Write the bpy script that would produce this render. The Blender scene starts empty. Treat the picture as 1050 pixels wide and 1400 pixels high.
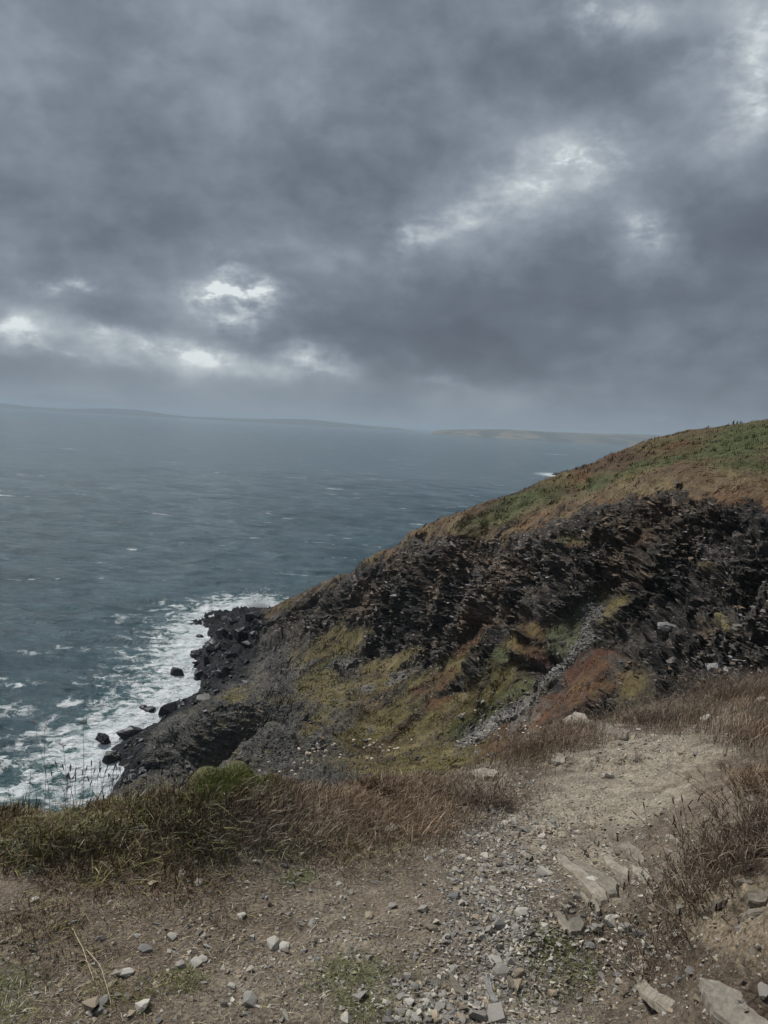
import bpy, math
import numpy as np
from mathutils import Matrix, Vector

rng = np.random.default_rng(7)
R = math.radians
scene = bpy.context.scene
COL = scene.collection

# ------------------------------------------------------------------ camera
H = 60.0                       # eye height over the sea, metres
F = 1052.0                     # focal length of a 1050 x 1400 picture
PITCH, ROLL = R(6.35), R(3.27)
fwd = np.array([0, math.cos(PITCH), -math.sin(PITCH)])
r0 = np.array([1.0, 0, 0]); u0 = np.cross(r0, fwd)
rgt = math.cos(ROLL) * r0 + math.sin(ROLL) * u0
upv = -math.sin(ROLL) * r0 + math.cos(ROLL) * u0
cam_data = bpy.data.cameras.new('camera')
cam_data.sensor_fit = 'VERTICAL'; cam_data.sensor_height = 36.0
cam_data.lens = 36.0 * F / 1400.0
cam_data.clip_start = 0.05; cam_data.clip_end = 200000
cam = bpy.data.objects.new('camera', cam_data); COL.objects.link(cam)
M = Matrix.Identity(4)
for i in range(3):
    M[i][0], M[i][1], M[i][2] = rgt[i], upv[i], -fwd[i]
M[2][3] = H
cam.matrix_world = M
scene.camera = cam

# ------------------------------------------------------------------ exposure
scene.render.engine = 'CYCLES'
scene.view_settings.view_transform = 'Standard'
scene.view_settings.look = 'None'
scene.view_settings.exposure = 1.2
scene.view_settings.gamma = 1.0
scene.view_settings.use_curve_mapping = False
scene.cycles.use_denoising = True
scene.cycles.max_bounces = 6
scene.cycles.volume_bounces = 0
scene.cycles.volume_step_rate = 5

def ray(px, py):
    px = np.asarray(px, float); py = np.asarray(py, float)
    d = fwd + rgt * ((px - 525) / F)[..., None] + upv * ((700 - py) / F)[..., None]
    return d
def at(px, py, Y):
    d = ray(px, py); t = Y / d[..., 1]
    return d * t[..., None] + np.array([0, 0, H])
def at_h(px, py, drop):
    d = ray(px, py); t = drop / (-d[..., 2])
    return d * np.asarray(t)[..., None] + np.array([0, 0, H])
def project(P):
    q = P - np.array([0, 0, H])
    z = np.maximum(q @ fwd, 1e-3)
    return 525 + F * (q @ rgt) / z, 700 - F * (q @ upv) / z

# ------------------------------------------------------------------ world: overcast sky with breaks
world = bpy.data.worlds.new('World'); scene.world = world
world.use_nodes = True
nt = world.node_tree; nt.nodes.clear()
SUN_EL, SUN_AZ = R(50), R(-48)        # azimuth from +Y towards +X
class NG:
    """small helper to write node graphs"""
    def __init__(s, nt): s.nt = nt
    def n(s, t, **kw):
        nd = s.nt.nodes.new(t)
        for k, v in kw.items(): setattr(nd, k, v)
        return nd
    def put(s, sock, v):
        if v is None: return
        if isinstance(v, bpy.types.NodeSocket): s.nt.links.new(v, sock)
        else: sock.default_value = v
    def m(s, op, a, b=None, c=None, clamp=False):
        nd = s.n('ShaderNodeMath', operation=op); nd.use_clamp = clamp
        for i, v in enumerate((a, b, c)): s.put(nd.inputs[i], v)
        return nd.outputs[0]
    def vm(s, op, a, b=None):
        nd = s.n('ShaderNodeVectorMath', operation=op)
        s.put(nd.inputs[0], a); s.put(nd.inputs[1], b)
        return nd.outputs[1] if op in ('LENGTH', 'DOT_PRODUCT', 'DISTANCE') else nd.outputs[0]
    def noise(s, vec, scale, detail=4, rough=0.5, dist=0.0, col=False, lac=2.0):
        nd = s.n('ShaderNodeTexNoise'); s.put(nd.inputs['Vector'], vec)
        nd.inputs['Scale'].default_value = scale; nd.inputs['Detail'].default_value = detail
        nd.inputs['Roughness'].default_value = rough; nd.inputs['Distortion'].default_value = dist
        nd.inputs['Lacunarity'].default_value = lac
        return nd.outputs['Color' if col else 'Fac']
    def vor(s, vec, scale, feat='F1', rnd=1.0, out='Distance'):
        nd = s.n('ShaderNodeTexVoronoi', feature=feat); s.put(nd.inputs['Vector'], vec)
        nd.inputs['Scale'].default_value = scale; nd.inputs['Randomness'].default_value = rnd
        return nd.outputs[out]
    def map(s, v, a, b, c=0.0, d=1.0, smooth=True):
        nd = s.n('ShaderNodeMapRange'); nd.interpolation_type = 'SMOOTHSTEP' if smooth else 'LINEAR'
        s.put(nd.inputs[0], v)
        for i, x in enumerate((a, b, c, d)): s.put(nd.inputs[i + 1], x)
        return nd.outputs[0]
    def mix(s, f, a, b, mode='MIX'):
        nd = s.n('ShaderNodeMix', data_type='RGBA', blend_type=mode)
        s.put(nd.inputs[0], f)
        s.put(nd.inputs[6], a if isinstance(a, bpy.types.NodeSocket) else (*a, 1)[:4])
        s.put(nd.inputs[7], b if isinstance(b, bpy.types.NodeSocket) else (*b, 1)[:4])
        return nd.outputs[2]
    def ramp(s, f, stops, interp='LINEAR'):
        nd = s.n('ShaderNodeValToRGB'); cr = nd.color_ramp; cr.interpolation = interp
        while len(cr.elements) < len(stops): cr.elements.new(0.5)
        for e, (p, c) in zip(cr.elements, stops):
            e.position = p; e.color = (*c, 1) if len(c) == 3 else c
        s.put(nd.inputs[0], f); return nd.outputs[0]
    def mapping(s, vec, loc=(0, 0, 0), rot=(0, 0, 0), scale=(1, 1, 1)):
        nd = s.n('ShaderNodeMapping'); s.put(nd.inputs[0], vec)
        nd.inputs[1].default_value = loc; nd.inputs[2].default_value = rot; nd.inputs[3].default_value = scale
        return nd.outputs[0]

g = NG(nt)
tc = g.n('ShaderNodeTexCoord').outputs['Generated']
sep = g.n('ShaderNodeSeparateXYZ'); g.put(sep.inputs[0], tc)
X, Y_, Z = sep.outputs
az = g.m('ARCTAN2', X, Y_)
el = g.m('ARCSINE', Z)
zz = g.m('ADD', g.m('MAXIMUM', Z, 0.0), 0.10)
comb = g.n('ShaderNodeCombineXYZ')
g.put(comb.inputs[0], g.m('DIVIDE', X, zz)); g.put(comb.inputs[1], g.m('DIVIDE', Y_, zz)); comb.inputs[2].default_value = 0.35
plane = comb.outputs[0]                                    # where the ray meets the cloud deck
plane_r = g.mapping(plane, rot=(0, 0, R(35)), scale=(0.9, 1.35, 1))
big = g.noise(plane_r, 0.50, 4, 0.5, 0.25)
mid = g.noise(plane_r, 1.4, 7, 0.56, 0.35)
fine = g.noise(plane_r, 4.2, 7, 0.6, 0.3)
ae = g.n('ShaderNodeCombineXYZ'); g.put(ae.inputs[0], az); g.put(ae.inputs[1], el)
aev = ae.outputs[0]
aes = g.mapping(aev, rot=(0, 0, R(-6)), scale=(1.0, 1.9, 1.0))
aes2 = g.mapping(aev, loc=(0.37, 0.2, 0), rot=(0, 0, R(-18)), scale=(1.0, 1.5, 1.0))
warp = g.vm('SUBTRACT', g.noise(aev, 5.0, 6, 0.62, col=True), (0.5, 0.5, 0.5))
wsc = g.n('ShaderNodeVectorMath', operation='SCALE'); g.put(wsc.inputs[0], warp); wsc.inputs[3].default_value = 0.13
aew = g.vm('ADD', aev, wsc.outputs[0])
def blob(px, py, rx, ry, rot, amp):
    """a soft opening (or dark bank) of the cloud deck, size in picture pixels"""
    d = ray(px, py); a_, e_ = math.atan2(d[0], d[1]), math.atan2(d[2], math.hypot(d[0], d[1]))
    s_ = g.vm('SUBTRACT', aew, (a_, e_, 0))
    mp = g.n('ShaderNodeMapping', vector_type='TEXTURE'); g.put(mp.inputs[0], s_)
    mp.inputs[2].default_value = (0, 0, R(rot)); mp.inputs[3].default_value = (rx / F, ry / F, 1)
    l = g.vm('LENGTH', mp.outputs[0])
    e = g.m('POWER', 2.718, g.m('MULTIPLY', g.m('MULTIPLY', l, l), -1.0))
    return g.m('MULTIPLY', e, amp)
broad = [  # px, py, rx, ry, tilt, amount
    (110, 60, 330, 150, 0, 0.09), (400, 160, 240, 90, 25, 0.04),
    (700, 110, 220, 80, 25, -0.09), (520, 230, 230, 90, 0, -0.08), (230, 300, 230, 60, -10, -0.08),
    (760, 420, 330, 75, 8, -0.17), (950, 150, 110, 70, 30, -0.13), (500, 350, 120, 50, 10, -0.08), (980, 330, 130, 90, 0, -0.08),
    (560, 440, 150, 38, 0, -0.10), (150, 435, 120, 20, -8, -0.12), (460, 290, 170, 50, -10, -0.05), (330, 455, 80, 14, -8, -0.12),
    (80, 530, 220, 28, 0, -0.03), (400, 568, 800, 34, 0, 0.17), (950, 545, 260, 40, 0, -0.02),
    (1030, 90, 80, 100, 0, 0.34), (860, 8, 120, 30, 0, 0.24), (780, 225, 150, 70, 8, 0.26), (620, 310, 110, 58, 30, 0.27),
    (880, 335, 70, 48, 0, 0.30), (330, 410, 110, 55, 0, 0.28), (430, 365, 70, 36, -30, 0.22), (410, 90, 45, 24, 0, 0.07), (540, 90, 50, 26, 0, 0.06), (640, 145, 60, 26, -20, 0.09),
    (110, 455, 190, 36, -8, 0.26), (300, 495, 90, 28, 0, 0.24), (430, 500, 60, 28, 0, 0.24), (700, 540, 110, 26, 0, 0.13)]
sharp = [
    (98, 395, 42, 11, 0, 0.55), (14, 440, 30, 8, 0, 0.45), (50, 464, 30, 11, 0, 0.55), (200, 478, 55, 16, -5, 0.45), (155, 450, 18, 8, 0, 0.35),
    (308, 402, 40, 9, 0, 0.62), (340, 428, 50, 20, 0, 0.42), (368, 406, 22, 12, 0, 0.45), (320, 380, 14, 10, 0, 0.4),
    (300, 492, 62, 20, -6, 0.58), (430, 502, 42, 20, 0, 0.50), (40, 478, 70, 7, -5, 0.45), (150, 496, 70, 5, -5, 0.35), (540, 520, 110, 6, -4, 0.40),
    (630, 528, 34, 9, 0, 0.35), (620, 550, 40, 6, 0, 0.35), (700, 548, 60, 16, 0, 0.22),
    (880, 318, 36, 18, 0, 0.42), (740, 225, 85, 26, 10, 0.20), (800, 240, 60, 30, 0, 0.14), (630, 295, 60, 20, 20, 0.26), (560, 330, 34, 26, 0, 0.28),
    (1040, 100, 28, 50, 0, 0.30), (840, 5, 60, 16, 0, 0.34), (990, 45, 60, 14, 30, 0.2)]
tot = g.m('ADD', 0.34, 0.0)
for b in broad: tot = g.m('ADD', tot, blob(*b[:5], b[5] * (1.25 if b[5] > 0 else 1.15)))
shp = None
for b in sharp:
    v = blob(b[0], b[1], b[2] * 1.1, b[3] * 1.15, b[4], b[5] * 0.78); shp = v if shp is None else g.m('ADD', shp, v)
lacy = g.map(g.noise(aes, 20.0, 7, 0.62, 0.15), 0.34, 0.66, 0.05, 1.3)
shp = g.m('MULTIPLY', shp, lacy)
m1 = g.noise(aes2, 3.4, 3, 0.45, 0.1); m2 = g.noise(aes2, 8.0, 4, 0.5, 0.1); m3 = g.noise(aes2, 22.0, 5, 0.6, 0.1)
m2 = g.map(m2, 0.28, 0.72, 0.1, 0.9)
deck = g.m('ADD', g.m('MULTIPLY', g.m('SUBTRACT', big, 0.5), 0.20), g.m('ADD', g.m('MULTIPLY', g.m('SUBTRACT', mid, 0.5), 0.16), g.m('MULTIPLY', g.m('SUBTRACT', fine, 0.5), 0.06)))
deck = g.m('ADD', deck, g.m('ADD', g.m('MULTIPLY', g.m('SUBTRACT', m1, 0.5), 0.44), g.m('ADD', g.m('MULTIPLY', g.m('SUBTRACT', m2, 0.5), 0.26), g.m('MULTIPLY', g.m('SUBTRACT', m3, 0.5), 0.30))))
calm = g.map(el, R(0.5), R(7), 0.3, 1.0)                   # rain haze evens the sky low down
calm2 = g.map(el, R(1.5), R(7), 0.0, 1.0)
deck = g.m('MULTIPLY', deck, calm)
val = g.m('ADD', g.m('ADD', tot, deck), g.m('MULTIPLY', shp, calm2))
clouds = g.ramp(val, [(0.0, (0.086, 0.102, 0.128)), (0.22, (0.117, 0.1385, 0.171)), (0.42, (0.172, 0.203, 0.244)),
                      (0.62, (0.255, 0.291, 0.335)), (0.85, (0.41, 0.455, 0.48)), (1.0, (0.64, 0.69, 0.70))])
sky = g.n('ShaderNodeTexSky', sky_type='NISHITA')
sky.sun_disc = False; sky.sun_elevation = SUN_EL; sky.sun_rotation = SUN_AZ; sky.altitude = 60
bg1 = g.n('ShaderNodeBackground'); g.put(bg1.inputs[0], sky.outputs[0]); bg1.inputs[1].default_value = 0.05
bg2 = g.n('ShaderNodeBackground'); g.put(bg2.inputs[0], clouds); bg2.inputs[1].default_value = 0.51
mx = g.n('ShaderNodeMixShader'); mx.inputs[0].default_value = 0.98
nt.links.new(bg1.outputs[0], mx.inputs[1]); nt.links.new(bg2.outputs[0], mx.inputs[2])
wo = g.n('ShaderNodeOutputWorld'); nt.links.new(mx.outputs[0], wo.inputs[0])
world.cycles.sampling_method = 'MANUAL'; world.cycles.sample_map_resolution = 512

sd = bpy.data.lights.new('sun', 'SUN'); sd.energy = 1.5; sd.angle = R(14); sd.color = (1.0, 0.975, 0.94)
sun = bpy.data.objects.new('sun', sd); COL.objects.link(sun)
sv = Vector((math.cos(SUN_EL) * math.sin(SUN_AZ), math.cos(SUN_EL) * math.cos(SUN_AZ), math.sin(SUN_EL)))
sun.rotation_euler = sv.to_track_quat('Z', 'Y').to_euler(); sun.location = (0, 0, 150)

# ------------------------------------------------------------------ numeric noise
def _hash(ix, iy, iz, seed):
    h = (ix.astype(np.uint32) * np.uint32(374761393)) ^ (iy.astype(np.uint32) * np.uint32(668265263)) ^ (iz.astype(np.uint32) * np.uint32(2246822519)) ^ np.uint32((seed * 3266489917) & 0xffffffff)
    h = (h ^ (h >> np.uint32(13))) * np.uint32(1274126177)
    h = (h ^ (h >> np.uint32(16))) * np.uint32(2654435761)
    return ((h ^ (h >> np.uint32(15))) & np.uint32(0xffffff)).astype(np.float32) / 16777216.0
def vnoise(P, seed=0):
    """value noise, -1..1"""
    P = np.asarray(P, np.float64); I = np.floor(P).astype(np.int64); f = (P - I).astype(np.float32)
    f = f * f * (3 - 2 * f); out = 0
    for dx in (0, 1):
        wx = f[..., 0] if dx else 1 - f[..., 0]
        for dy in (0, 1):
            wy = f[..., 1] if dy else 1 - f[..., 1]
            for dz in (0, 1):
                wz = f[..., 2] if dz else 1 - f[..., 2]
                out = out + wx * wy * wz * _hash(I[..., 0] + dx, I[..., 1] + dy, I[..., 2] + dz, seed)
    return out * 2 - 1
def fbm(P, octv=4, seed=0, gain=0.5):
    s, a, t = 0, 1.0, 0; P = np.asarray(P, float)
    for o in range(octv):
        s = s + a * vnoise(P * 2.03 ** o + o * 17.3, seed + o); t += a; a *= gain
    return s / t
def cells(P, seed=0):
    """one random value per block"""
    I = np.floor(P).astype(np.int64); I[..., 0] += (_hash(I[..., 2], I[..., 2], I[..., 2], seed) * 0).astype(np.int64)
    return _hash(I[..., 0], I[..., 1], I[..., 2], seed) * 2 - 1
def sstep(x, a, b):
    t = np.clip((x - a) / (b - a), 0, 1); return t * t * (3 - 2 * t)
def tps(pts, vals, lam=0.0):
    """thin plate spline through control points"""
    P = np.asarray(pts, float); sc = np.abs(P).max(); P = P / sc; n = len(P)
    def U(r2): return 0.5 * r2 * np.log(np.maximum(r2, 1e-12))
    K = U(((P[:, None] - P[None]) ** 2).sum(-1)) + lam * np.eye(n)
    Q = np.c_[np.ones(n), P]; A = np.block([[K, Q], [Q.T, np.zeros((3, 3))]])
    w = np.linalg.solve(A, np.r_[vals, 0, 0, 0])
    def f(x, y):
        sh = np.shape(x); X = np.c_[np.ravel(x), np.ravel(y)] / sc; out = np.empty(len(X))
        for i in range(0, len(X), 60000):
            b = X[i:i + 60000]
            r2 = (b[:, 0:1] - P[None, :, 0]) ** 2 + (b[:, 1:2] - P[None, :, 1]) ** 2
            out[i:i + 60000] = U(r2) @ w[:n] + w[n] + b @ w[n + 1:]
        return out.reshape(sh)
    return f

# ------------------------------------------------------------------ mesh helpers
def mesh(name, V, Fc, smooth=True, attrs=None, mat=None):
    """V (n,3); Fc (m,3) or (m,4)"""
    me = bpy.data.meshes.new(name); V = np.asarray(V, np.float32); Fc = np.asarray(Fc, np.int32)
    k = Fc.shape[1]
    me.vertices.add(len(V)); me.vertices.foreach_set('co', V.ravel())
    me.loops.add(Fc.size); me.loops.foreach_set('vertex_index', Fc.ravel())
    me.polygons.add(len(Fc)); me.polygons.foreach_set('loop_start', np.arange(0, Fc.size, k, dtype=np.int32))
    me.polygons.foreach_set('use_smooth', np.full(len(Fc), smooth))
    me.update(calc_edges=True)
    for an, arr in (attrs or {}).items():
        arr = np.asarray(arr, np.float32)
        if arr.ndim == 2:
            if arr.shape[1] == 3: arr = np.c_[arr, np.ones(len(arr))].astype(np.float32)
            at_ = me.attributes.new(an, 'FLOAT_COLOR', 'POINT'); at_.data.foreach_set('color', arr.ravel())
        else:
            at_ = me.attributes.new(an, 'FLOAT', 'POINT'); at_.data.foreach_set('value', arr)
    if mat: me.materials.append(mat)
    return me
def link(name, me, parent=None, kind=None, label=None, cat=None, group=None, loc=None):
    o = bpy.data.objects.new(name, me); COL.objects.link(o)
    if parent: o.parent = parent
    if loc is not None: o.location = loc
    if kind: o['kind'] = kind
    if label: o['label'] = label
    if cat: o['category'] = cat
    if group: o['group'] = group
    return o
def grid_faces(nr, nc, wrap=False):
    i = np.arange(nr - 1)[:, None]; j = np.arange(nc if wrap else nc - 1)[None]
    a = i * nc + j; b = i * nc + (j + 1) % nc
    return np.stack([a, b, b + nc, a + nc], -1).reshape(-1, 4)
def grid_normals(P):
    du = np.gradient(P, axis=1); dv = np.gradient(P, axis=0)
    n = np.cross(du, dv); n /= np.linalg.norm(n, axis=-1, keepdims=True) + 1e-12
    n[n[..., 2] < 0] *= -1
    return n

# ------------------------------------------------------------------ materials
def new_mat(name):
    m = bpy.data.materials.new(name); m.use_nodes = True; m.node_tree.nodes.clear()
    g = NG(m.node_tree); b = g.n('ShaderNodeBsdfPrincipled'); o = g.n('ShaderNodeOutputMaterial')
    m.node_tree.links.new(b.outputs[0], o.inputs[0])
    return m, g, b
def bump(g, b, h, strength, dist, prev=None):
    nd = g.n('ShaderNodeBump'); nd.inputs['Strength'].default_value = strength; nd.inputs['Distance'].default_value = dist
    g.put(nd.inputs['Height'], h)
    if prev is not None: g.put(nd.inputs['Normal'], prev)
    g.put(b.inputs['Normal'], nd.outputs[0]); return nd.outputs[0]
def attr(g, name, out='Color'):
    nd = g.n('ShaderNodeAttribute', attribute_name=name); return nd.outputs[out]
def pos(g): return g.n('ShaderNodeNewGeometry').outputs['Position']

def mat_headland():
    m, g, b = new_mat('slate_headland'); p = pos(g)
    col = attr(g, 'tint'); rock = attr(g, 'rock', 'Fac')
    strat = g.mapping(p, rot=(R(8), R(14), R(10)), scale=(0.8, 0.8, 3.0))
    s1 = g.noise(strat, 0.9, 8, 0.68, 0.6); s2 = g.noise(p, 2.4, 6, 0.65); s3 = g.noise(p, 0.25, 5, 0.6)
    v = g.map(s1, 0.3, 0.72, 0.45, 1.7); v2 = g.map(s2, 0.28, 0.72, 0.6, 1.45); v3 = g.map(s3, 0.3, 0.7, 0.75, 1.25)
    k = g.m('MULTIPLY', g.m('MULTIPLY', v2, v3), g.m('ADD', g.m('MULTIPLY', g.m('SUBTRACT', v, 1.0), rock), 1.0))
    kk = g.n('ShaderNodeCombineXYZ'); [g.put(kk.inputs[i], k) for i in range(3)]
    c = g.mix(1.0, col, kk.outputs[0], 'MULTIPLY')
    g.put(b.inputs['Base Color'], c); b.inputs['Roughness'].default_value = 0.85; b.inputs['Specular IOR Level'].default_value = 0.3
    n1 = bump(g, b, g.m('MULTIPLY', s1, rock), 1.0, 1.6)
    bump(g, b, s2, 0.6, 0.25, n1)
    return m
def mat_tint(name, rough=0.8, spec=0.25, var=0.35, scale=30, bmp=0.0, trans=0.0):
    m, g, b = new_mat(name); p = pos(g); col = attr(g, 'tint')
    n = g.noise(p, scale, 5, 0.65); k = g.map(n, 0.3, 0.7, 1 - var, 1 + var)
    kk = g.n('ShaderNodeCombineXYZ'); [g.put(kk.inputs[i], k) for i in range(3)]
    g.put(b.inputs['Base Color'], g.mix(1.0, col, kk.outputs[0], 'MULTIPLY'))
    b.inputs['Roughness'].default_value = rough; b.inputs['Specular IOR Level'].default_value = spec
    if bmp: bump(g, b, n, 0.7, bmp)
    return m
def mat_stone(name, c1, c2, scale=18, lam=False, bmp=0.006):
    m, g, b = new_mat(name)
    tcn = g.n('ShaderNodeTexCoord').outputs['Object']
    oi = g.n('ShaderNodeObjectInfo').outputs['Random']
    n = g.noise(tcn, scale, 7, 0.65, 0.3); n2 = g.noise(tcn, scale * 6, 4, 0.7)
    if lam:
        n3 = g.noise(g.mapping(tcn, scale=(4, 70, 70)), 1.0, 5, 0.6)
        n = g.m('ADD', g.m('MULTIPLY', n, 0.5), g.m('MULTIPLY', n3, 0.5))
    c = g.mix(g.map(n, 0.32, 0.68), c1, c2)
    k = g.m('MULTIPLY', g.map(oi, 0, 1, 0.68, 1.22, False), g.map(n2, 0.3, 0.7, 0.78, 1.2))
    kk = g.n('ShaderNodeCombineXYZ'); [g.put(kk.inputs[i], k) for i in range(3)]
    g.put(b.inputs['Base Color'], g.mix(1.0, c, kk.outputs[0], 'MULTIPLY'))
    b.inputs['Roughness'].default_value = 0.42 if name == 'dark_rock' else 0.8; b.inputs['Specular IOR Level'].default_value = 0.3
    n1 = bump(g, b, n, 0.8, bmp); bump(g, b, n2, 0.5, bmp * 0.4, n1)
    return m

# ------------------------------------------------------------------ HEADLAND: height field through surveyed points
hp = []   # (x, y, z)
def cp(px, py, Y): hp.append(at(px, py, Y))
def cz(px, py, z): hp.append(at_h(px, py, H - z))
ridge = [(369, 833, 232), (407, 814, 205), (453, 791, 188), (483, 782, 178), (502, 767, 172), (552, 736, 160), (578, 723, 154), (628, 702, 148),
         (675, 685, 146), (725, 665, 146), (775, 645, 148), (825, 627, 150), (875, 610, 155), (955, 590, 152), (1050, 575, 142)]
for a in ridge: cp(*a)
for (px, py, Y) in ridge:                                # the slope that falls away behind the crest
    q = at(px, py, Y); k = 1.0 if px < 800 else 0.55
    hp.append((q[0] + 6, q[1] + 14, q[2] - 7 * k)); hp.append((q[0] + 12, q[1] + 34, max(q[2] - 26 * k, -3)))
    hp.append((q[0] + 20, q[1] + 80, max(q[2] - 62 * k, -6)))
for a in [(600, 745, 136), (650, 745, 132), (700, 727, 127), (760, 710, 117), (825, 687, 108), (900, 678, 98), (940, 672, 92), (1050, 690, 80),
          (1050, 650, 92), (1050, 610, 116), (950, 635, 112), (870, 655, 120), (800, 672, 128),
          # the face
          (430, 840, 184), (480, 820, 168), (530, 800, 152), (590, 790, 136), (650, 790, 123), (710, 780, 113), (770, 760, 106), (830, 740, 100),
          (480, 890, 152), (540, 870, 138), (600, 870, 124), (660, 860, 113), (720, 850, 103), (780, 810, 97),
          (510, 950, 117), (570, 950, 109), (630, 940, 102), (680, 920, 97), (740, 880, 95),
          (510, 1030, 96), (570, 1020, 94), (620, 1010, 92),
          # gully
          (650, 1000, 95), (690, 960, 92), (730, 920, 90), (775, 880, 91), (820, 830, 94), (850, 790, 96),
          # right of the gully: rust bank and the bedded buttress
          (720, 990, 82), (770, 950, 78), (800, 920, 79), (840, 880, 80), (850, 940, 68), (780, 1010, 70), (870, 840, 84), (880, 780, 86), (900, 900, 66),
          (920, 850, 72), (900, 730, 90), (960, 700, 86), (960, 780, 76), (1000, 740, 78), (1000, 830, 67), (1050, 740, 72), (1050, 820, 62), (960, 900, 59), (1050, 900, 54),
          (900, 960, 56), (1000, 960, 50),
          # right of the picture
          (1200, 560, 150), (1200, 610, 110), (1200, 690, 75), (1200, 800, 56), (1200, 900, 45), (1400, 540, 150), (1400, 640, 90), (1400, 760, 55)]: cp(*a)
shore = [(369, 836), (345, 826), (300, 836), (284, 868), (262, 898), (262, 930), (274, 940), (244, 958), (198, 984), (166, 1006), (160, 1035), (166, 1062), (205, 1095), (270, 1120), (330, 1140)]
for (px, py) in shore: cz(px, py, -0.6)
for (px, py) in shore[:13]:
    q = at_h(px, py, H); hp.append((q[0] - 12, q[1] + 5, -4)); hp.append((q[0] - 30, q[1] + 12, -8))
for a in [(345, 845, 7), (320, 858, 6), (330, 880, 5.5), (300, 905, 4.5), (285, 918, 3), (215, 1000, 4.5), (250, 975, 4), (195, 1040, 4.5), (230, 1055, 8), (290, 955, 4.5), (260, 1010, 9), (350, 900, 6.5), (300, 1000, 11), (350, 1020, 14), (400, 1040, 17), (450, 1040, 19), (350, 950, 10), (400, 960, 14), (450, 950, 17), (380, 880, 9), (430, 900, 15), (300, 1055, 15), (260, 1090, 12), (350, 1100, 20), (450, 1120, 26), (230, 1130, 12), (240, 1200, 16), (150, 1300, 12)]: cz(*a)
hp += [(-30, 300, -12), (60, 330, -12), (160, 330, -6), (-60, 200, -12), (-60, 150, -12), (40, 60, 30), (10, 75, 26), (-20, 75, 12), (55, 45, 38)]
hp = np.array(hp)
h_raw = tps(hp[:, :2], hp[:, 2], lam=2e-5)
NA, NR = 640, 460
azs = np.radians(np.linspace(-24, 46, NA))
rs = np.linspace(38, 330, 900)
AA, RR = np.meshgrid(azs, rs)
ZZ = h_raw(RR * np.sin(AA), RR * np.cos(AA))
th = np.arctan2(ZZ - H, RR)
met = np.abs(np.diff(th, axis=0)) + 0.10 * np.diff(RR, axis=0) / RR[1:] ** 1.0 * 0.35
cum = np.vstack([np.zeros(NA), np.cumsum(met, 0)])
tgt = np.linspace(0, 1, NR)
rr2 = np.stack([np.interp(tgt, cum[:, j] / cum[-1, j], rs) for j in range(NA)], 1)
ker = np.hanning(9); ker /= ker.sum()
pad = np.pad(rr2, ((0, 0), (4, 4)), 'edge'); rr2 = sum(ker[k] * pad[:, k:k + NA] for k in range(9))
A2 = np.broadcast_to(azs, rr2.shape)
X2, Y2 = rr2 * np.sin(A2), rr2 * np.cos(A2)
P0 = np.stack([X2, Y2, h_raw(X2, Y2)], -1)
N0 = grid_normals(P0)
U0, V0 = project(P0)

def blobs(U, V, lst, warp=None, soft=0.35):
    """soft patches: (u, v, ru, rv, tilt) ; returns 0..1"""
    out = np.zeros(U.shape); wu, wv = warp if warp is not None else (0, 0)
    for (u, v, ru, rv, t) in lst:
        a = R(t); du, dv = U + wu - u, V + wv - v
        x = (du * math.cos(a) - dv * math.sin(a)) / ru; y = (du * math.sin(a) + dv * math.cos(a)) / rv
        out = np.maximum(out, sstep(-np.sqrt(x * x + y * y), -1 - soft, -1 + soft))
    return out
wa = fbm(P0 * 0.10, 5, 3, 0.6); wb = fbm(P0 * 0.10 + 50, 5, 4, 0.6); wc = fbm(P0 * 0.5, 4, 9, 0.6); wd = fbm(P0 * 0.035, 3, 14)
wcs = fbm(P0 * np.array([0.35, 0.35, 1.6]), 5, 21, 0.62)
Ww = (wa * 38, wb * 30)
edge_u = [300, 369, 407, 453, 502, 560, 640, 700, 760, 825, 880, 940, 1000, 1050, 1500]
edge_v = [780, 838, 819, 797, 775, 742, 742, 728, 712, 688, 680, 671, 676, 692, 700]
ev = np.interp(U0, edge_u, edge_v)
top = sstep(ev + 26 * wc + 16 * wa - V0, -5, 5)                 # turf above the rock
front = np.ones_like(top)
band = np.exp(-((ev - V0 - 12 + 10 * wa) / 22.0) ** 2) * top     # pale grass fringe along the lip
green = blobs(U0, V0, [(700, 690, 75, 12, 25), (660, 712, 30, 8, 20), (1010, 598, 90, 22, 12), (900, 628, 70, 9, 18), (820, 655, 40, 8, 22), (1040, 640, 60, 10, 0)], Ww, 0.6) * top
gold = blobs(U0, V0, [(980, 655, 110, 13, 5), (780, 690, 40, 12, 25), (860, 640, 60, 6, 15), (940, 665, 60, 10, 0), (1040, 655, 60, 8, 0), (600, 730, 40, 9, 15)], Ww, 0.5) * top
olive = blobs(U0, V0, [(465, 880, 44, 20, 35), (440, 930, 30, 40, 25), (520, 945, 75, 25, 15), (560, 990, 95, 32, 5), (500, 1010, 60, 25, 0), (620, 975, 55, 22, 20),
                       (680, 950, 40, 20, 35), (845, 830, 28, 14, 30), (860, 940, 22, 26, 0), (425, 985, 40, 14, 50), (620, 910, 30, 12, 40), (780, 740, 22, 7, 0), (285, 945, 22, 9, 20), (330, 955, 18, 8, 0),
                       (985, 850, 10, 16, 0), (960, 760, 12, 8, 0), (540, 900, 40, 12, 20), (390, 830, 28, 6, 28), (560, 1040, 110, 28, 0), (640, 1040, 60, 26, 0)], Ww, 0.5) * (1 - top)
grn2 = blobs(U0, V0, [(770, 860, 30, 12, 25), (780, 880, 35, 15, 15), (700, 945, 32, 7, 35), (655, 985, 40, 10, 35), (745, 930, 22, 8, 35), (625, 1000, 16, 14, 0), (460, 905, 20, 8, 30), (795, 840, 22, 8, 40), (690, 900, 14, 14, 0)], (wa * 12, wb * 9), 0.5) * (1 - top)
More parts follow.
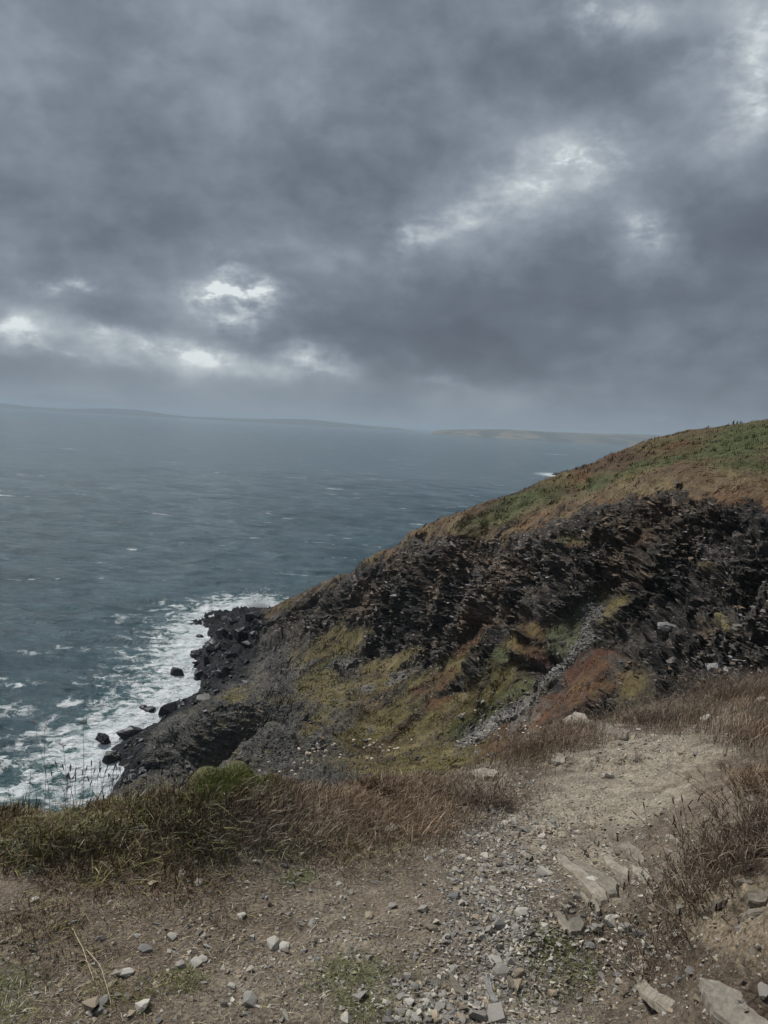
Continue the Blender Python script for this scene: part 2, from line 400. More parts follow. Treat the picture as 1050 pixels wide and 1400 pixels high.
rust = blobs(U0, V0, [(810, 925, 55, 28, 20), (760, 960, 60, 26, 30), (835, 905, 30, 18, 10), (640, 880, 26, 7, 45), (600, 930, 24, 10, 40), (720, 895, 18, 12, 0), (735, 870, 10, 14, 0), (600, 960, 30, 8, 20), (705, 1000, 60, 18, 30), (870, 740, 8, 16, -20)], Ww, 0.5) * (1 - top)
dred = blobs(U0, V0, [(790, 910, 34, 11, 35), (570, 948, 12, 6, 20), (825, 893, 22, 8, 0), (785, 745, 10, 5, 0), (730, 900, 12, 8, 0)], (wa * 10, wb * 8), 0.5) * (1 - top)
scree = blobs(U0, V0, [(655, 1000, 34, 9, 38), (700, 965, 46, 7, 38), (745, 925, 40, 6, 38), (790, 885, 36, 6, 42), (805, 860, 10, 22, -10), (815, 835, 14, 12, 0), (500, 940, 12, 6, 0), (470, 905, 26, 5, 20), (545, 925, 22, 5, 30)], (wa * 8, wb * 6), 0.4) * (1 - top)
soil = blobs(U0, V0, [(690, 780, 12, 40, -25), (600, 780, 16, 50, -20), (720, 835, 40, 10, 25), (870, 750, 45, 10, 35), (840, 730, 50, 16, 10), (900, 700, 40, 14, 0), (860, 780, 20, 28, -30), (660, 850, 50, 10, 30), (640, 760, 60, 14, 15), (550, 770, 20, 24, 0), (960, 860, 10, 36, 10), (500, 820, 30, 20, 30)], Ww, 0.7) * (1 - top)
vs = np.maximum.reduce([olive, rust, grn2]); strk = fbm(np.stack([(P0[..., 0] * .62 - P0[..., 1] * .78) * .30 + wa * .6, P0[..., 2] * .05, P0[..., 0] * 0], -1), 5, 141, .65); brk = sstep(wcs * .5 + .35 * wc + strk * .9, -0.6, -0.15); olive = olive * brk; rust = rust * (.3 + .7 * brk); grn2 = grn2 * (.3 + .7 * brk)
slab = sstep(470 + 60 * wa + 0.6 * (V0 - 930) - U0, -50, 50) * sstep(V0, 850, 900) * (1 - top)
lich = slab * sstep(wc + 0.6 * wd, 0.12, 0.35)
pale = blobs(U0, V0, [(985, 775, 26, 14, 10), (960, 800, 30, 10, 0), (985, 735, 20, 8, 0), (970, 855, 30, 8, 20), (640, 830, 40, 10, 30), (600, 850, 30, 8, 30)], Ww, 0.8) * (1 - top)

LUT = dict(rock=(0.042, 0.037, 0.032), rock2=(0.155, 0.136, 0.116), rockb=(0.115, 0.080, 0.050), slab=(0.125, 0.120, 0.108), wet=(0.014, 0.015, 0.018), lich=(0.15, 0.13, 0.07),
           soil=(0.15, 0.105, 0.070), scree=(0.19, 0.178, 0.16), rust=(0.100, 0.046, 0.018), dred=(0.062, 0.020, 0.010), green=(0.060, 0.072, 0.021),
           olive=(0.118, 0.096, 0.030), gold=(0.20, 0.152, 0.085), heath=(0.082, 0.050, 0.024))
def L(n): return np.array(LUT[n])
def lerp(c, n, w): return c + (L(n) - c) * w[..., None]
hb = P0 @ np.array([.24, -.14, .96]) + 1.6 * wa + .5 * wc; blk0 = cells(np.stack([P0 @ np.array([.55, -.83, 0]) / 2.2 + np.floor(hb / .8) * .37, P0 @ np.array([.83, .55, 0]) / 2.0, hb / .8], -1), 8)
C = np.broadcast_to(L('rock'), P0.shape).copy()
C = lerp(C, 'rock2', sstep(wcs, 0.05, 0.5) * 0.55)
C = lerp(C, 'rock2', sstep(blk0, 0.25, 0.9) * 0.55)
lay = fbm(np.stack([P0 @ np.array([.55, -.83, 0]) * .07, P0 @ np.array([.83, .55, 0]) * .07, hb * 1.15], -1), 4, 171, .65)
C = lerp(C, 'rock2', sstep(lay, .02, .3) * .75); C = C * (1 - .45 * sstep(-lay, .05, .3))[..., None]
C = lerp(C, 'rockb', sstep(wd + 0.5 * wc, 0.0, 0.5) * 0.5)
C = lerp(C, 'slab', slab * 0.85)
C = lerp(C, 'lich', lich * 0.7)
C = lerp(C, 'rock2', pale * 0.8 * sstep(wcs, -0.3, 0.3))
C = lerp(C, 'soil', soil * (0.65 + 0.3 * sstep(wc, -.3, .3)))
C = lerp(C, 'olive', olive * 0.9 * sstep(wc + .5 * wcs, -0.75, -0.1))
C = lerp(C, 'gold', olive * 0.45 * sstep(strk, 0.12, .45)); C = lerp(C, 'heath', olive * 0.6 * sstep(-strk, 0.05, .35)); C = lerp(C, 'green', olive * .5 * sstep(wd - strk * .6, .1, .4))
C = lerp(C, 'rust', rust * 0.85 * sstep(wc, -0.5, 0.1)); C = lerp(C, 'olive', rust * .6 * sstep(wb + wc, .1, .5)); C = lerp(C, 'green', grn2 * 0.75 * sstep(wc, -0.6, 0.1)); C = lerp(C, 'dred', dred * 0.85 * sstep(wc, -.5, .2)); C = lerp(C, 'scree', scree * (0.5 + 0.5 * sstep(wc, -.4, .1)))
wst = fbm(P0 * np.array([0.10, 0.10, 0.9]), 5, 121, 0.62); wst2 = fbm(P0 * np.array([0.05, 0.05, 0.35]) + 7, 4, 131, 0.6)
turf = lerp(np.broadcast_to(L('heath'), P0.shape).copy(), 'olive', sstep(wst + .5 * wa, -0.15, 0.35) * 0.8)
turf = lerp(turf, 'rust', sstep(wst2 + 0.4 * wst, -0.05, 0.3) * 0.9); turf = lerp(turf, 'gold', sstep(wst - wst2, 0.2, 0.55) * .35)
turf = lerp(turf, 'green', np.clip(green, 0, 1) * 0.95)
turf = lerp(turf, 'gold', np.clip(band * 0.4 * sstep(wc, -0.4, 0.3) + gold * 0.32 * sstep(wc + wb, -0.4, 0.5), 0, 1))
C = C * (1 - top[..., None]) + turf * top[..., None]
wet = sstep(4.0 + 3.5 * wa - P0[..., 2], -0.8, 1.5) * sstep(P0[..., 1], 95, 120)
outc = sstep(-(U0 - (0.0 + 365 - 0.25 * (V0 - 830))), -10, 14) * sstep(935 - V0, -4, 6)
wet = np.maximum(wet, outc * (1 - top))
C = lerp(C, 'wet', wet * 0.93)
veg = np.clip(np.maximum.reduce([top, olive, rust, grn2, dred]), 0, 1) * (1 - wet)
rockm = np.clip(1 - np.maximum(veg, scree * 0.8), 0, 1)

# broken, bedded relief
sdir = np.array([math.sin(R(14)), -math.sin(R(8)), 1.0]); sdir /= np.linalg.norm(sdir)
hgt = P0 @ sdir + 1.6 * wa + 0.5 * wc
def saw(t): f = t - np.floor(t); return np.where(f < 0.78, f / 0.78, (1 - f) / 0.22)
led = saw(hgt / 1.9 + 0.3 * wb) * 0.75 + saw(hgt / 0.75 + 0.8 * wa) * 0.32 + saw(hgt / 5.3 + wb * 0.5) * 0.9
e1_ = np.array([0.55, -0.83, 0.0]); s1_c = P0 @ e1_ + 0.9 * fbm(P0 * .3, 3, 301); s2_c = P0 @ np.array([0.83, 0.55, 0.1]) + 0.9 * fbm(P0 * .3, 3, 302); hc = hgt + 0.25 * wb
def blk(a, b_, c_, sd): k3 = np.floor(hc / c_); return cells(np.stack([s1_c / a + k3 * .37, s2_c / b_ + k3 * .71, hc / c_], -1), sd)
led = led * 0.45 + blk(4.2, 3.4, 1.5, 1) * 0.75 + blk(1.7, 1.5, 0.6, 2) * 0.42 + blk(0.8, .7, .3, 3) * 0.18
but = fbm(P0 * np.array([0.07, 0.07, 0.03]), 4, 31, 0.55)                 # buttresses and clefts
cleft = np.abs(fbm(P0 * np.array([0.055, 0.055, 0.02]) + 9, 3, 41, 0.5))
rg = fbm(P0 * np.array([0.25, 0.25, 1.5]), 5, 51, 0.6)
amp = sstep(P0[..., 2], -3, 3) * sstep(np.hypot(X2, Y2), 38, 48)
amp = amp * (1 - 0.8 * np.exp(-((ev - V0) / 16.0) ** 2))
disp = rockm * (1 - 0.68 * slab) * (1 - 0.75 * vs) * amp * (led * 1.25 + rg * 0.7 + but * 5.2 - np.exp(-(cleft / 0.06) ** 2) * 2.6 - 0.6) + (1 - rockm) * (fbm(P0 * 0.5, 4, 61) * 0.55 + but * 0.6)
low = sstep(8 - P0[..., 2], 0, 6) * amp
disp = disp * (1 - 0.35 * low) + low * rockm * np.abs(fbm(P0 * 0.28, 4, 71, 0.6)) * 1.5
P1 = P0 + N0 * disp[..., None]
headland = link('headland', mesh('headland', P1.reshape(-1, 3), grid_faces(NR, NA), False,
                {'tint': C.reshape(-1, 3), 'rock': rockm.ravel()}, mat_headland()), kind='structure',
                label='dark slate headland falling to the sea with turf along its crest')

# ---- loose slate on the face, scree and turf tufts (uncountable)
def hull_template(n, seed, flat=(1, 1, 1), jag=0.25):
    r = np.random.default_rng(seed); import bmesh
    pts = r.normal(size=(n, 3)); pts /= np.linalg.norm(pts, axis=1)[:, None]; pts *= 1 + r.uniform(-jag, jag, (n, 1)); pts = np.clip(pts, -0.82, 0.82) * np.array(flat)
    bm = bmesh.new(); [bm.verts.new(p) for p in pts]
    bmesh.ops.convex_hull(bm, input=bm.verts)
    loose = [v for v in bm.verts if not v.link_faces]; bmesh.ops.delete(bm, geom=loose, context='VERTS')
    bmesh.ops.triangulate(bm, faces=bm.faces); bmesh.ops.recalc_face_normals(bm, faces=bm.faces)
    bm.verts.index_update()
    V = np.array([v.co[:] for v in bm.verts]); Fc = np.array([[v.index for v in f.verts] for f in bm.faces]); bm.free()
    return V, Fc
def rotmats(yaw, tilt_x, tilt_y):
    cy, sy = np.cos(yaw), np.sin(yaw); cx, sx = np.cos(tilt_x), np.sin(tilt_x); c2, s2 = np.cos(tilt_y), np.sin(tilt_y); n = len(yaw)
    Rz = np.zeros((n, 3, 3)); Rz[:, 0, 0] = cy; Rz[:, 0, 1] = -sy; Rz[:, 1, 0] = sy; Rz[:, 1, 1] = cy; Rz[:, 2, 2] = 1
    Rx = np.zeros((n, 3, 3)); Rx[:, 0, 0] = 1; Rx[:, 1, 1] = cx; Rx[:, 1, 2] = -sx; Rx[:, 2, 1] = sx; Rx[:, 2, 2] = cx
    Ry = np.zeros((n, 3, 3)); Ry[:, 1, 1] = 1; Ry[:, 0, 0] = c2; Ry[:, 0, 2] = s2; Ry[:, 2, 0] = -s2; Ry[:, 2, 2] = c2
    return Ry @ Rx @ Rz
def scatter(temps, pts, S, Rm, cols):
    """join many copies of small templates into one vertex/face/colour list"""
    Vs, Fs, Cs, off = [], [], [], 0; pick = rng.integers(0, len(temps), len(pts))
    for k, (V, Fc) in enumerate(temps):
        i = np.nonzero(pick == k)[0]
        if not len(i): continue
        W = np.einsum('nij,nvj->nvi', Rm[i], V[None] * S[i][:, None, :]) + pts[i][:, None, :]
        Vs.append(W.reshape(-1, 3)); Fs.append((Fc[None] + (np.arange(len(i)) * len(V))[:, None, None] + off).reshape(-1, 3))
        Cs.append(np.repeat(cols[i], len(V), 0)); off += len(i) * len(V)
    return np.vstack(Vs), np.vstack(Fs), np.vstack(Cs)
boxt = [hull_template(8, 100 + i, (1, 1, 1), 0.3) for i in range(10)]
inview = (U0 > -30) & (U0 < 1090) & (V0 < 1090) & (V0 > 560)
facing = (N0 * (np.array([0, 0, H]) - P0)).sum(-1) > 0
def pick_on(weight, n):
    w = (weight * inview * facing * (P0[..., 2] > 0.3)).ravel(); w = w / w.sum()
    return rng.choice(w.size, n, p=w)
Pf, Nf = P1.reshape(-1, 3), N0.reshape(-1, 3)
i = pick_on((rockm * (1 - 0.55 * slab) + 0.35 * soil) * (0.35 + sstep(wcs, -0.4, 0.4)) * (1 - 0.75 * slab), 22000); n = len(i)
sz = rng.lognormal(-1.35, 0.5, n) * (0.7 + 0.5 * sstep(Pf[i, 1], 60, 160))
S = np.stack([sz * rng.uniform(1.1, 2.4, n), sz * rng.uniform(0.6, 1.4, n), sz * rng.uniform(0.16, 0.4, n)], 1) * 0.62
base = np.where(rng.random((n, 1)) < 0.6, L('rock') * 1.1, L('rock2')); base = np.where(rng.random((n, 1)) < 0.22, L('rockb') * 1.25, base)
base = np.where(rng.random((n, 1)) < 0.05 + 0.25 * pale.ravel()[i][:, None], np.array([0.30, 0.28, 0.27]), base) * rng.uniform(0.6, 1.4, (n, 1))
base = np.where(rng.random((n, 1)) < 0.25 + .6 * soil.ravel()[i][:, None], C.reshape(-1, 3)[i] * rng.uniform(.9, 1.7, (n, 1)), base)
base = base * (1 - 0.8 * wet.ravel()[i][:, None])
m_shard = mat_tint('slate_shard', 0.7, 0.4, 0.35, 4.0, 0.15)
V, Fc, Cc = scatter(boxt, Pf[i] + Nf[i] * (S[:, 2:3] * 0.4), S, rotmats(rng.normal(0, 0.9, n), R(8) + rng.normal(0, 0.2, n) + .3 * wd.ravel()[i], R(10) + rng.normal(0, 0.2, n) + .4 * wb.ravel()[i]), base)
link('slate_rubble', mesh('slate_rubble', V, Fc, False, {'tint': Cc}, m_shard), kind='stuff', label='broken slate ledges and splinters all over the dark cliff face', cat='slate')
scr2 = blobs(U0, V0, [(665, 1000, 60, 26, 38), (700, 970, 70, 20, 38), (760, 910, 60, 16, 40), (810, 850, 26, 34, 0), (630, 1020, 50, 20, 10)], (wa * 30, wb * 24), 0.9) * (1 - top)
i = pick_on(scree * sstep(wc + wa, -.7, .3) + 0.22 * scr2 * sstep(wc, -.3, .4) + 0.09 * slab + 0.02 * soil, 9000); n = len(i)
sz = rng.lognormal(-1.75, 0.6, n)
S = np.stack([sz * rng.uniform(.8, 1.6, n), sz * rng.uniform(.7, 1.1, n), sz * rng.uniform(.3, .7, n)], 1) * 0.6
base = L('scree') * rng.uniform(0.35, 1.35, (n, 1)) * (1 - 0.45 * slab.ravel()[i][:, None])
V, Fc, Cc = scatter(boxt, Pf[i] + Nf[i] * 0.04, S, rotmats(rng.uniform(0, 6.28, n), rng.normal(0, .5, n), rng.normal(0, .5, n)), base)
link('scree', mesh('scree', V, Fc, False, {'tint': Cc}, m_shard), kind='stuff', label='grey scree running down the gully of the cliff', cat='scree')
# big blocks at the foot
i = pick_on(low * rockm * (0.05 + wet), 260); n = len(i); sz = rng.lognormal(-0.45, 0.5, n)
S = np.stack([sz * rng.uniform(.8, 1.5, n), sz * rng.uniform(.7, 1.2, n), sz * rng.uniform(.4, .9, n)], 1) * 0.8
base = np.where(wet.ravel()[i][:, None] > 0.5, L('wet'), L('slab') * 0.8) * rng.uniform(0.6, 1.5, (n, 1))
V, Fc, Cc = scatter([hull_template(14, 300 + k, (1, 1, 1), 0.3) for k in range(6)], Pf[i] + Nf[i] * 0.1, S, rotmats(rng.uniform(0, 6.28, n), rng.normal(0, .5, n), rng.normal(0, .5, n)), base)
link('shore_rubble', mesh('shore_rubble', V, Fc, False, {'tint': Cc}, mat_tint('wet_rock', 0.45, 0.5, 0.3, 3.0, 0.2)), kind='stuff', label='wet black blocks heaped at the foot of the headland', cat='rocks')

def blades(P, Hh, Wd, lean, cols, segs=3, yaw=None, curl=1.0):
    """tapering bent blades; P (n,3), Hh/Wd (n), lean (n,2) horizontal offset of the tip"""
    n = len(P); t = np.linspace(0, 1, segs + 1)[:-1]
    yaw = rng.uniform(0, np.pi, n) if yaw is None else yaw
    side = np.stack([np.cos(yaw), np.sin(yaw), np.zeros(n)], 1)
    def centre(t):
        return P + np.c_[lean * (t ** (1 + curl)), Hh * t * (1 - 0.25 * t * np.minimum(np.hypot(lean[:, 0], lean[:, 1]) / (Hh + 1e-6), 1.5))]
    rows = []
    for tt in t:
        c = centre(tt); w = (Wd * (1 - 0.75 * tt) * 0.5)[:, None]; rows += [c - side * w, c + side * w]
    rows.append(centre(1.0)); V = np.stack(rows, 1); nv = V.shape[1]; Fs = []
    for s in range(segs - 1): a = 2 * s; Fs += [[a, a + 1, a + 3], [a, a + 3, a + 2]]
    a = 2 * (segs - 1); Fs.append([a, a + 1, a + 2])
    Fc = (np.array(Fs)[None] + (np.arange(n) * nv)[:, None, None]).reshape(-1, 3)
    sh = np.linspace(0.85, 1.12, nv)[None, :, None]
    return V.reshape(-1, 3), Fc, (cols[:, None, :] * sh).reshape(-1, 3)
i = pick_on(veg, 46000); n = len(i); cols = C.reshape(-1, 3)[i] * rng.uniform(0.78, 1.28, (n, 1)) * np.array([1.05, 1, 0.9])
hh = rng.uniform(0.10, 0.32, n) * (1 + 1.1 * np.clip(vnoise(Pf[i] * .8, 72), -.5, 1)) * (0.6 + 0.8 * sstep(Pf[i, 1], 70, 160))
V, Fc, Cc = blades(Pf[i], hh, hh * 0.45, rng.normal(0, 0.10, (n, 2)) + np.array([0.2, 0.0]), cols, 2)
m_grass = mat_tint('grass_blades', 0.75, 0.15, 0.2, 3.0)
link('hillside_grass', mesh('hillside_grass', V, Fc, False, {'tint': Cc}, m_grass), kind='stuff', label='rust, green and straw grass over the headland slope', cat='grass')

# a few named blocks that stand out on the face
m_pale_rock = mat_stone('pale_rock', (0.24, 0.23, 0.225), (0.42, 0.40, 0.38), 1.3, bmp=0.08)
m_dark_rock = mat_stone('dark_rock', (0.012, 0.012, 0.014), (0.035, 0.036, 0.04), 0.9, bmp=0.12)
m_grey_rock = mat_stone('grey_rock', (0.07, 0.072, 0.076), (0.13, 0.13, 0.132), 1.0, bmp=0.1)
hitU, hitV = project(P1)
def on_face(px, py):
    d = (hitU - px) ** 2 + (hitV - py) ** 2 + np.where(facing, 0, 1e6)
    d = d.ravel(); c = np.argsort(d)[:40]; c = c[np.argmin(np.linalg.norm(Pf[c] - [0, 0, H], axis=1) + d[c])]
    return Pf[c], Nf[c]
def hull_mesh(name, n, seed, S, mat, jag=0.25, bev=0.0):
    V, Fc = hull_template(n, seed, (1, 1, 1), jag)
    for _ in range(2):                                    # split every face in four, then break the faces up
        E = np.sort(np.vstack([Fc[:, [0, 1]], Fc[:, [1, 2]], Fc[:, [2, 0]]]), 1); ue, inv = np.unique(E, axis=0, return_inverse=True); inv = inv.ravel()
        m_ = V[ue].mean(1); nf = len(Fc); a = len(V) + inv[:nf]; b = len(V) + inv[nf:2 * nf]; c = len(V) + inv[2 * nf:]; V = np.vstack([V, m_])
        Fc = np.vstack([np.c_[Fc[:, 0], a, c], np.c_[a, Fc[:, 1], b], np.c_[c, b, Fc[:, 2]], np.c_[a, b, c]])
    q = V + seed * 3.1; hh_ = q[:, 2] * 3.2 + q[:, 0] * .8 + .8 * vnoise(q * 1.5, seed)
    V = V * (1 + .16 * fbm(q * 1.6, 4, seed, .6)[:, None] + .07 * cells(np.stack([q[:, 0] * 1.5, q[:, 1] * 1.5, hh_], -1), 4)[:, None]) * np.array(S)
    me = mesh(name, V, Fc, False, None, mat)
    return me
for k, (px, py, w, h_, mat, lab) in enumerate([
        (976, 917, 22, 15, m_pale_rock, 'blue white quartz block at the foot of the cliff, above the brown heath edge'),
        (913, 859, 22, 14, m_pale_rock, 'pale triangular slab halfway up the bedded dark cliff'),
        (968, 768, 16, 7, m_pale_rock, 'small white stone high on the dark cliff face'),
        (974, 895, 12, 16, m_grey_rock, 'upright grey slab leaning above the quartz block')]):
    q, nn = on_face(px, py); r_ = np.linalg.norm(q - [0, 0, H]) / F
    o = link('cliff_block', hull_mesh('cliff_block', 16, 900 + k, (w * r_ * .62, w * r_ * .45, h_ * r_ * .62), mat), label=lab, cat='rock', loc=q + nn * 0.1)
    o.rotation_euler = (0.2, 0.3, 0.2 * k)
for k, (px, py, w, h_, lab) in enumerate([(345, 842, 30, 16, 'rounded top of the black outcrop nearest the spray'), (318, 850, 26, 18, 'jagged block on the seaward side of the outcrop top'), (302, 866, 22, 18, 'black block at the outer shoulder of the outcrop'),
        (332, 868, 30, 20, 'big black block in the middle of the outcrop'), (298, 888, 26, 18, 'ledge block halfway down the outcrop'), (320, 896, 26, 18, 'inner block of the outcrop below its middle'), (284, 908, 26, 18, 'block at the foot of the outcrop by the lone pointed rock'), (304, 920, 26, 16, 'lowest inner block where the outcrop meets the slope'), (272, 924, 16, 12, 'small block ending the outcrop towards us'), (355, 856, 22, 14, 'block wedged between the outcrop top and the slope')]):
    q, nn = on_face(px, py); r_ = np.linalg.norm(q - [0, 0, H]) / F
    o = link('outcrop_block', hull_mesh('outcrop_block', 22, 850 + k, (w * r_ * .5, w * r_ * .28, h_ * r_ * .6), m_dark_rock, 0.5), label=lab, cat='rock', loc=q); o.rotation_euler = (0.15, 0.3, k * 1.3)
# boulders in the surf
for k, (px, py, w, h_, lab) in enumerate([
        (244, 920, 15, 10, 'small black rock in the surf off the dark outcrop'), (142, 1010, 13, 9, 'outermost lone black rock washed by foam'),
        (205, 972, 12, 7, 'low dark stone just breaking the foam beside the slope'), (196, 968, 10, 5, 'flat dark stone barely showing in white water'),
        (152, 1036, 16, 8, 'dark wedge of rock at the water edge, nearest the dry grass'), (273, 871, 8, 5, 'tiny black rock beside the outcrop, farthest out to sea'),
        (268, 897, 14, 12, 'black pointed rock standing at the outcrop end'), (178, 1003, 22, 14, 'dark boulder leaning at the corner of the slope'),
        (300, 845, 16, 8, 'low black rock at the seaward tip of the outcrop'), (206, 1034, 20, 14, 'rounded black boulder just above the nearest surf')]):
    q = at_h(px, py, H - 0.3); r_ = np.linalg.norm(q - [0, 0, H]) / F
    o = link('sea_rock', hull_mesh('sea_rock', 26, 930 + k, (w * r_ * .7, w * r_ * .75, h_ * r_ * .85), m_dark_rock, 0.3), label=lab, cat='rock', loc=q)
    o.rotation_euler = (0.1, 0.15, k * 1.1)

# ------------------------------------------------------------------ SEA
sh_xy = np.array([at_h(px, py, H)[:2] for (px, py) in shore + [(420, 1180)]])
far_rock = at_h(764, 650, H)
def shore_dist(x, y):
    d = np.full(x.shape, 1e9)
    for a, b in zip(sh_xy[:-1], sh_xy[1:]):
        ab = b - a; t = np.clip(((x - a[0]) * ab[0] + (y - a[1]) * ab[1]) / (ab @ ab), 0, 1)
        d = np.minimum(d, np.hypot(x - a[0] - t * ab[0], y - a[1] - t * ab[1]))
    return d
ns_a, ns_r = 420, 640
a_in = np.radians(np.linspace(-31, 29, ns_a)); a_out = np.radians(np.r_[np.linspace(29, 329, 42)[1:-1]])
sea_az = np.r_[a_in, a_out]
e_min = math.atan(H / 90000.0)
els = np.r_[np.linspace(R(55), R(30), 12)[:-1], np.linspace(R(30), R(0.35), ns_r - 40), np.geomspace(R(0.35), e_min, 30)[1:]]
sr = H / np.tan(els); SA, SR = np.meshgrid(sea_az, sr)
SX, SY = SR * np.sin(SA), SR * np.cos(SA)
dr = np.gradient(sr)[:, None] * np.ones_like(SX)
rngw = np.random.default_rng(11); Zs = np.zeros_like(SX); DX = np.zeros_like(SX); DY = np.zeros_like(SX)
for k in range(64):
    lam = np.exp(rngw.uniform(math.log(1.8), math.log(44))); th_ = R(-102) + rngw.normal(0, 0.42)     # travel towards the shore
    kx, ky = math.cos(th_) * 6.283 / lam, math.sin(th_) * 6.283 / lam; ph = rngw.uniform(0, 6.28)
    a_ = 0.0090 * lam * (14.0 / (14.0 + lam)) ** .5 ** 1.0 * rngw.uniform(0.5, 1.2) * sstep(lam / (np.maximum(dr, 1e-3)), 2.6, 5.0)
    arg = kx * SX + ky * SY + ph + 1.2 * vnoise(np.stack([SX, SY, SX * 0], -1) / (lam * 4), 80 + k)
    Zs += a_ * (np.cos(arg) + 0.25 * np.cos(2 * arg)); DX -= a_ * math.cos(th_) * np.sin(arg); DY -= a_ * math.sin(th_) * np.sin(arg)
sd_ = shore_dist(SX, SY)
nearS = (SR < 420)
damp = 0.55 + 0.45 * sstep(sd_, 2, 30)
chop = np.where(nearS, fbm(np.stack([SX, SY, SX * 0], -1) * 0.45, 4, 90, 0.6), 0) * np.exp(-sd_ / 16) * 0.9
Zs = Zs * damp + chop * nearS
n1 = fbm(np.stack([SX * 0.05, SY * 0.05, SX * 0], -1), 4, 95, 0.6)
foam = np.maximum(np.exp(-np.maximum(sd_ - 3.0, 0) / 9.5) * (0.95 + 0.6 * n1), 1.45 * np.exp(-(sd_ / (7.0 + 4 * n1)) ** 2))
fard = np.hypot((SX - far_rock[0]) / 30.0, (SY - far_rock[1]) / 60.0)
foam = np.maximum(foam, 1.1 * np.exp(-fard ** 2))
# patches of old foam drifting by the cove, lying along the crests
for (u, v, w_, h_, s_) in [(20, 968, 60, 8, .55), (90, 962, 80, 5, .5), (15, 935, 40, 8, .55), (120, 885, 80, 6, .38), (60, 895, 60, 6, .38), (200, 845, 80, 14, .34), (240, 895, 50, 22, .55), (250, 830, 60, 9, .45),
                           (190, 930, 90, 24, .5), (110, 1000, 90, 26, .6), (60, 1050, 90, 30, .5), (30, 1080, 60, 20, .6), (290, 835, 60, 12, .7), (320, 822, 50, 8, .9), (230, 935, 50, 22, .8), (150, 980, 50, 22, .8), (95, 1040, 60, 30, .75), (250, 862, 45, 12, .8)]:
    q = at_h(u, v, H); rr_ = math.hypot(q[0], q[1]); dep = math.atan(H / rr_)
    foam = np.maximum(foam, s_ * np.exp(-((SX - q[0]) / (w_ * rr_ / F)) ** 2 - ((SY - q[1]) / (h_ * rr_ / F / math.sin(dep))) ** 2) * (0.76 + 0.5 * n1))
foam = np.clip(foam, 0, 1.6)
PS = np.stack([SX + DX * 0.8, SY + DY * 0.8, Zs], -1)
crest = np.clip(Zs, -2, 2)
m, g, b = new_mat('sea_water')
p = pos(g); p2 = g.mapping(p, rot=(0, 0, R(12)), scale=(0.58, 1.0, 1.0))
fo = attr(g, 'foam', 'Fac'); cr = attr(g, 'crest', 'Fac')
nA = g.m('MULTIPLY', g.m('ADD', g.noise(g.mapping(p, rot=(0, 0, R(12)), scale=(0.4, 1, 1)), 0.16, 6, 0.7), g.m('ADD', g.noise(g.mapping(p, rot=(0, 0, R(10)), scale=(0.9, 1, 1)), 0.035, 5, 0.7), g.noise(g.mapping(p, rot=(0, 0, R(8)), scale=(1, 0.8, 1)), 0.012, 5, 0.8))), 0.333); nB = g.noise(p2, 0.32, 7, 0.62, 0.6); nC = g.noise(p2, 1.6, 6, 0.6, 0.3)
pw = g.vm('ADD', p, g.vm('MULTIPLY', g.vm('SUBTRACT', g.noise(p, 0.22, 4, 0.6, col=True), (0.5, 0.5, 0.5)), (9, 9, 0)))
lace = g.vor(pw, 0.26, 'DISTANCE_TO_EDGE'); lace2 = g.vor(pw, 0.75, 'DISTANCE_TO_EDGE')
net = g.m('SUBTRACT', 1.0, g.map(g.m('MINIMUM', g.m('MULTIPLY', lace, 0.55), lace2), 0.0, 0.16), clamp=True)
fbrk = g.noise(pw, 0.28, 8, 0.62)
fv = g.m('ADD', g.m('ADD', g.m('MULTIPLY', fo, 0.72), g.m('MULTIPLY', net, 0.26)), g.m('MULTIPLY', g.m('SUBTRACT', fbrk, 0.5), 2.0))
fmask = g.map(fv, 0.38, 0.76)
fmask = g.m('MULTIPLY', fmask, g.map(fo, 0.06, 0.26))
# whitecaps far and near
pw2 = g.mapping(p, rot=(0, 0, R(10)), scale=(0.34, 1.0, 1.0))
wcn = g.noise(pw2, 0.060, 3, 0.5, 0.4); wcn2 = g.noise(pw2, 0.32, 6, 0.66, 0.3)
wcap = g.map(g.m('ADD', wcn, g.m('MULTIPLY', g.m('SUBTRACT', wcn2, 0.5), 0.55)), 0.695, 0.75)
wcn3 = g.noise(g.mapping(p, rot=(0, 0, R(8)), scale=(0.3, 1, 1)), 0.012, 4, 0.6, 0.2)
wcap2 = g.map(g.m('ADD', wcn3, g.m('MULTIPLY', g.m('SUBTRACT', wcn2, 0.5), 0.22)), 0.685, 0.72)
fm = g.m('MAXIMUM', fmask, g.m('MULTIPLY', g.m('MAXIMUM', wcap, wcap2), 0.8))
teal = g.mix(g.map(nA, 0.42, 0.58), (0.030, 0.072, 0.092), (0.080, 0.142, 0.168))  # wind patches, plus light and dark of wave facets painted as colour noise
teal = g.mix(g.m('MULTIPLY', g.map(fo, 0.05, 0.8), 0.8), teal, (0.075, 0.155, 0.15))
teal = g.mix(g.m('MULTIPLY', g.map(cr, 0.15, 0.9), 0.4), teal, (0.045, 0.105, 0.108))
white = g.mix(g.map(fbrk, 0.3, 0.7), (0.55, 0.62, 0.64), (0.82, 0.84, 0.84))
g.put(b.inputs['Base Color'], g.mix(fm, teal, white))
g.put(b.inputs['Roughness'], g.map(fm, 0, 1, 0.10, 0.8, False)); b.inputs['IOR'].default_value = 1.33
bm1 = bump(g, b, nB, 1.0, 1.9); bm2 = bump(g, b, nC, 0.9, 0.42, bm1); bm3 = bump(g, b, g.noise(p2, 0.10, 6, 0.7, 0.2), 0.9, 4.0, bm2); bump(g, b, g.noise(p2, 0.022, 6, 0.7, 0.2), 0.7, 6.0, bm3)
seaF = grid_faces(len(sr), len(sea_az), wrap=True)
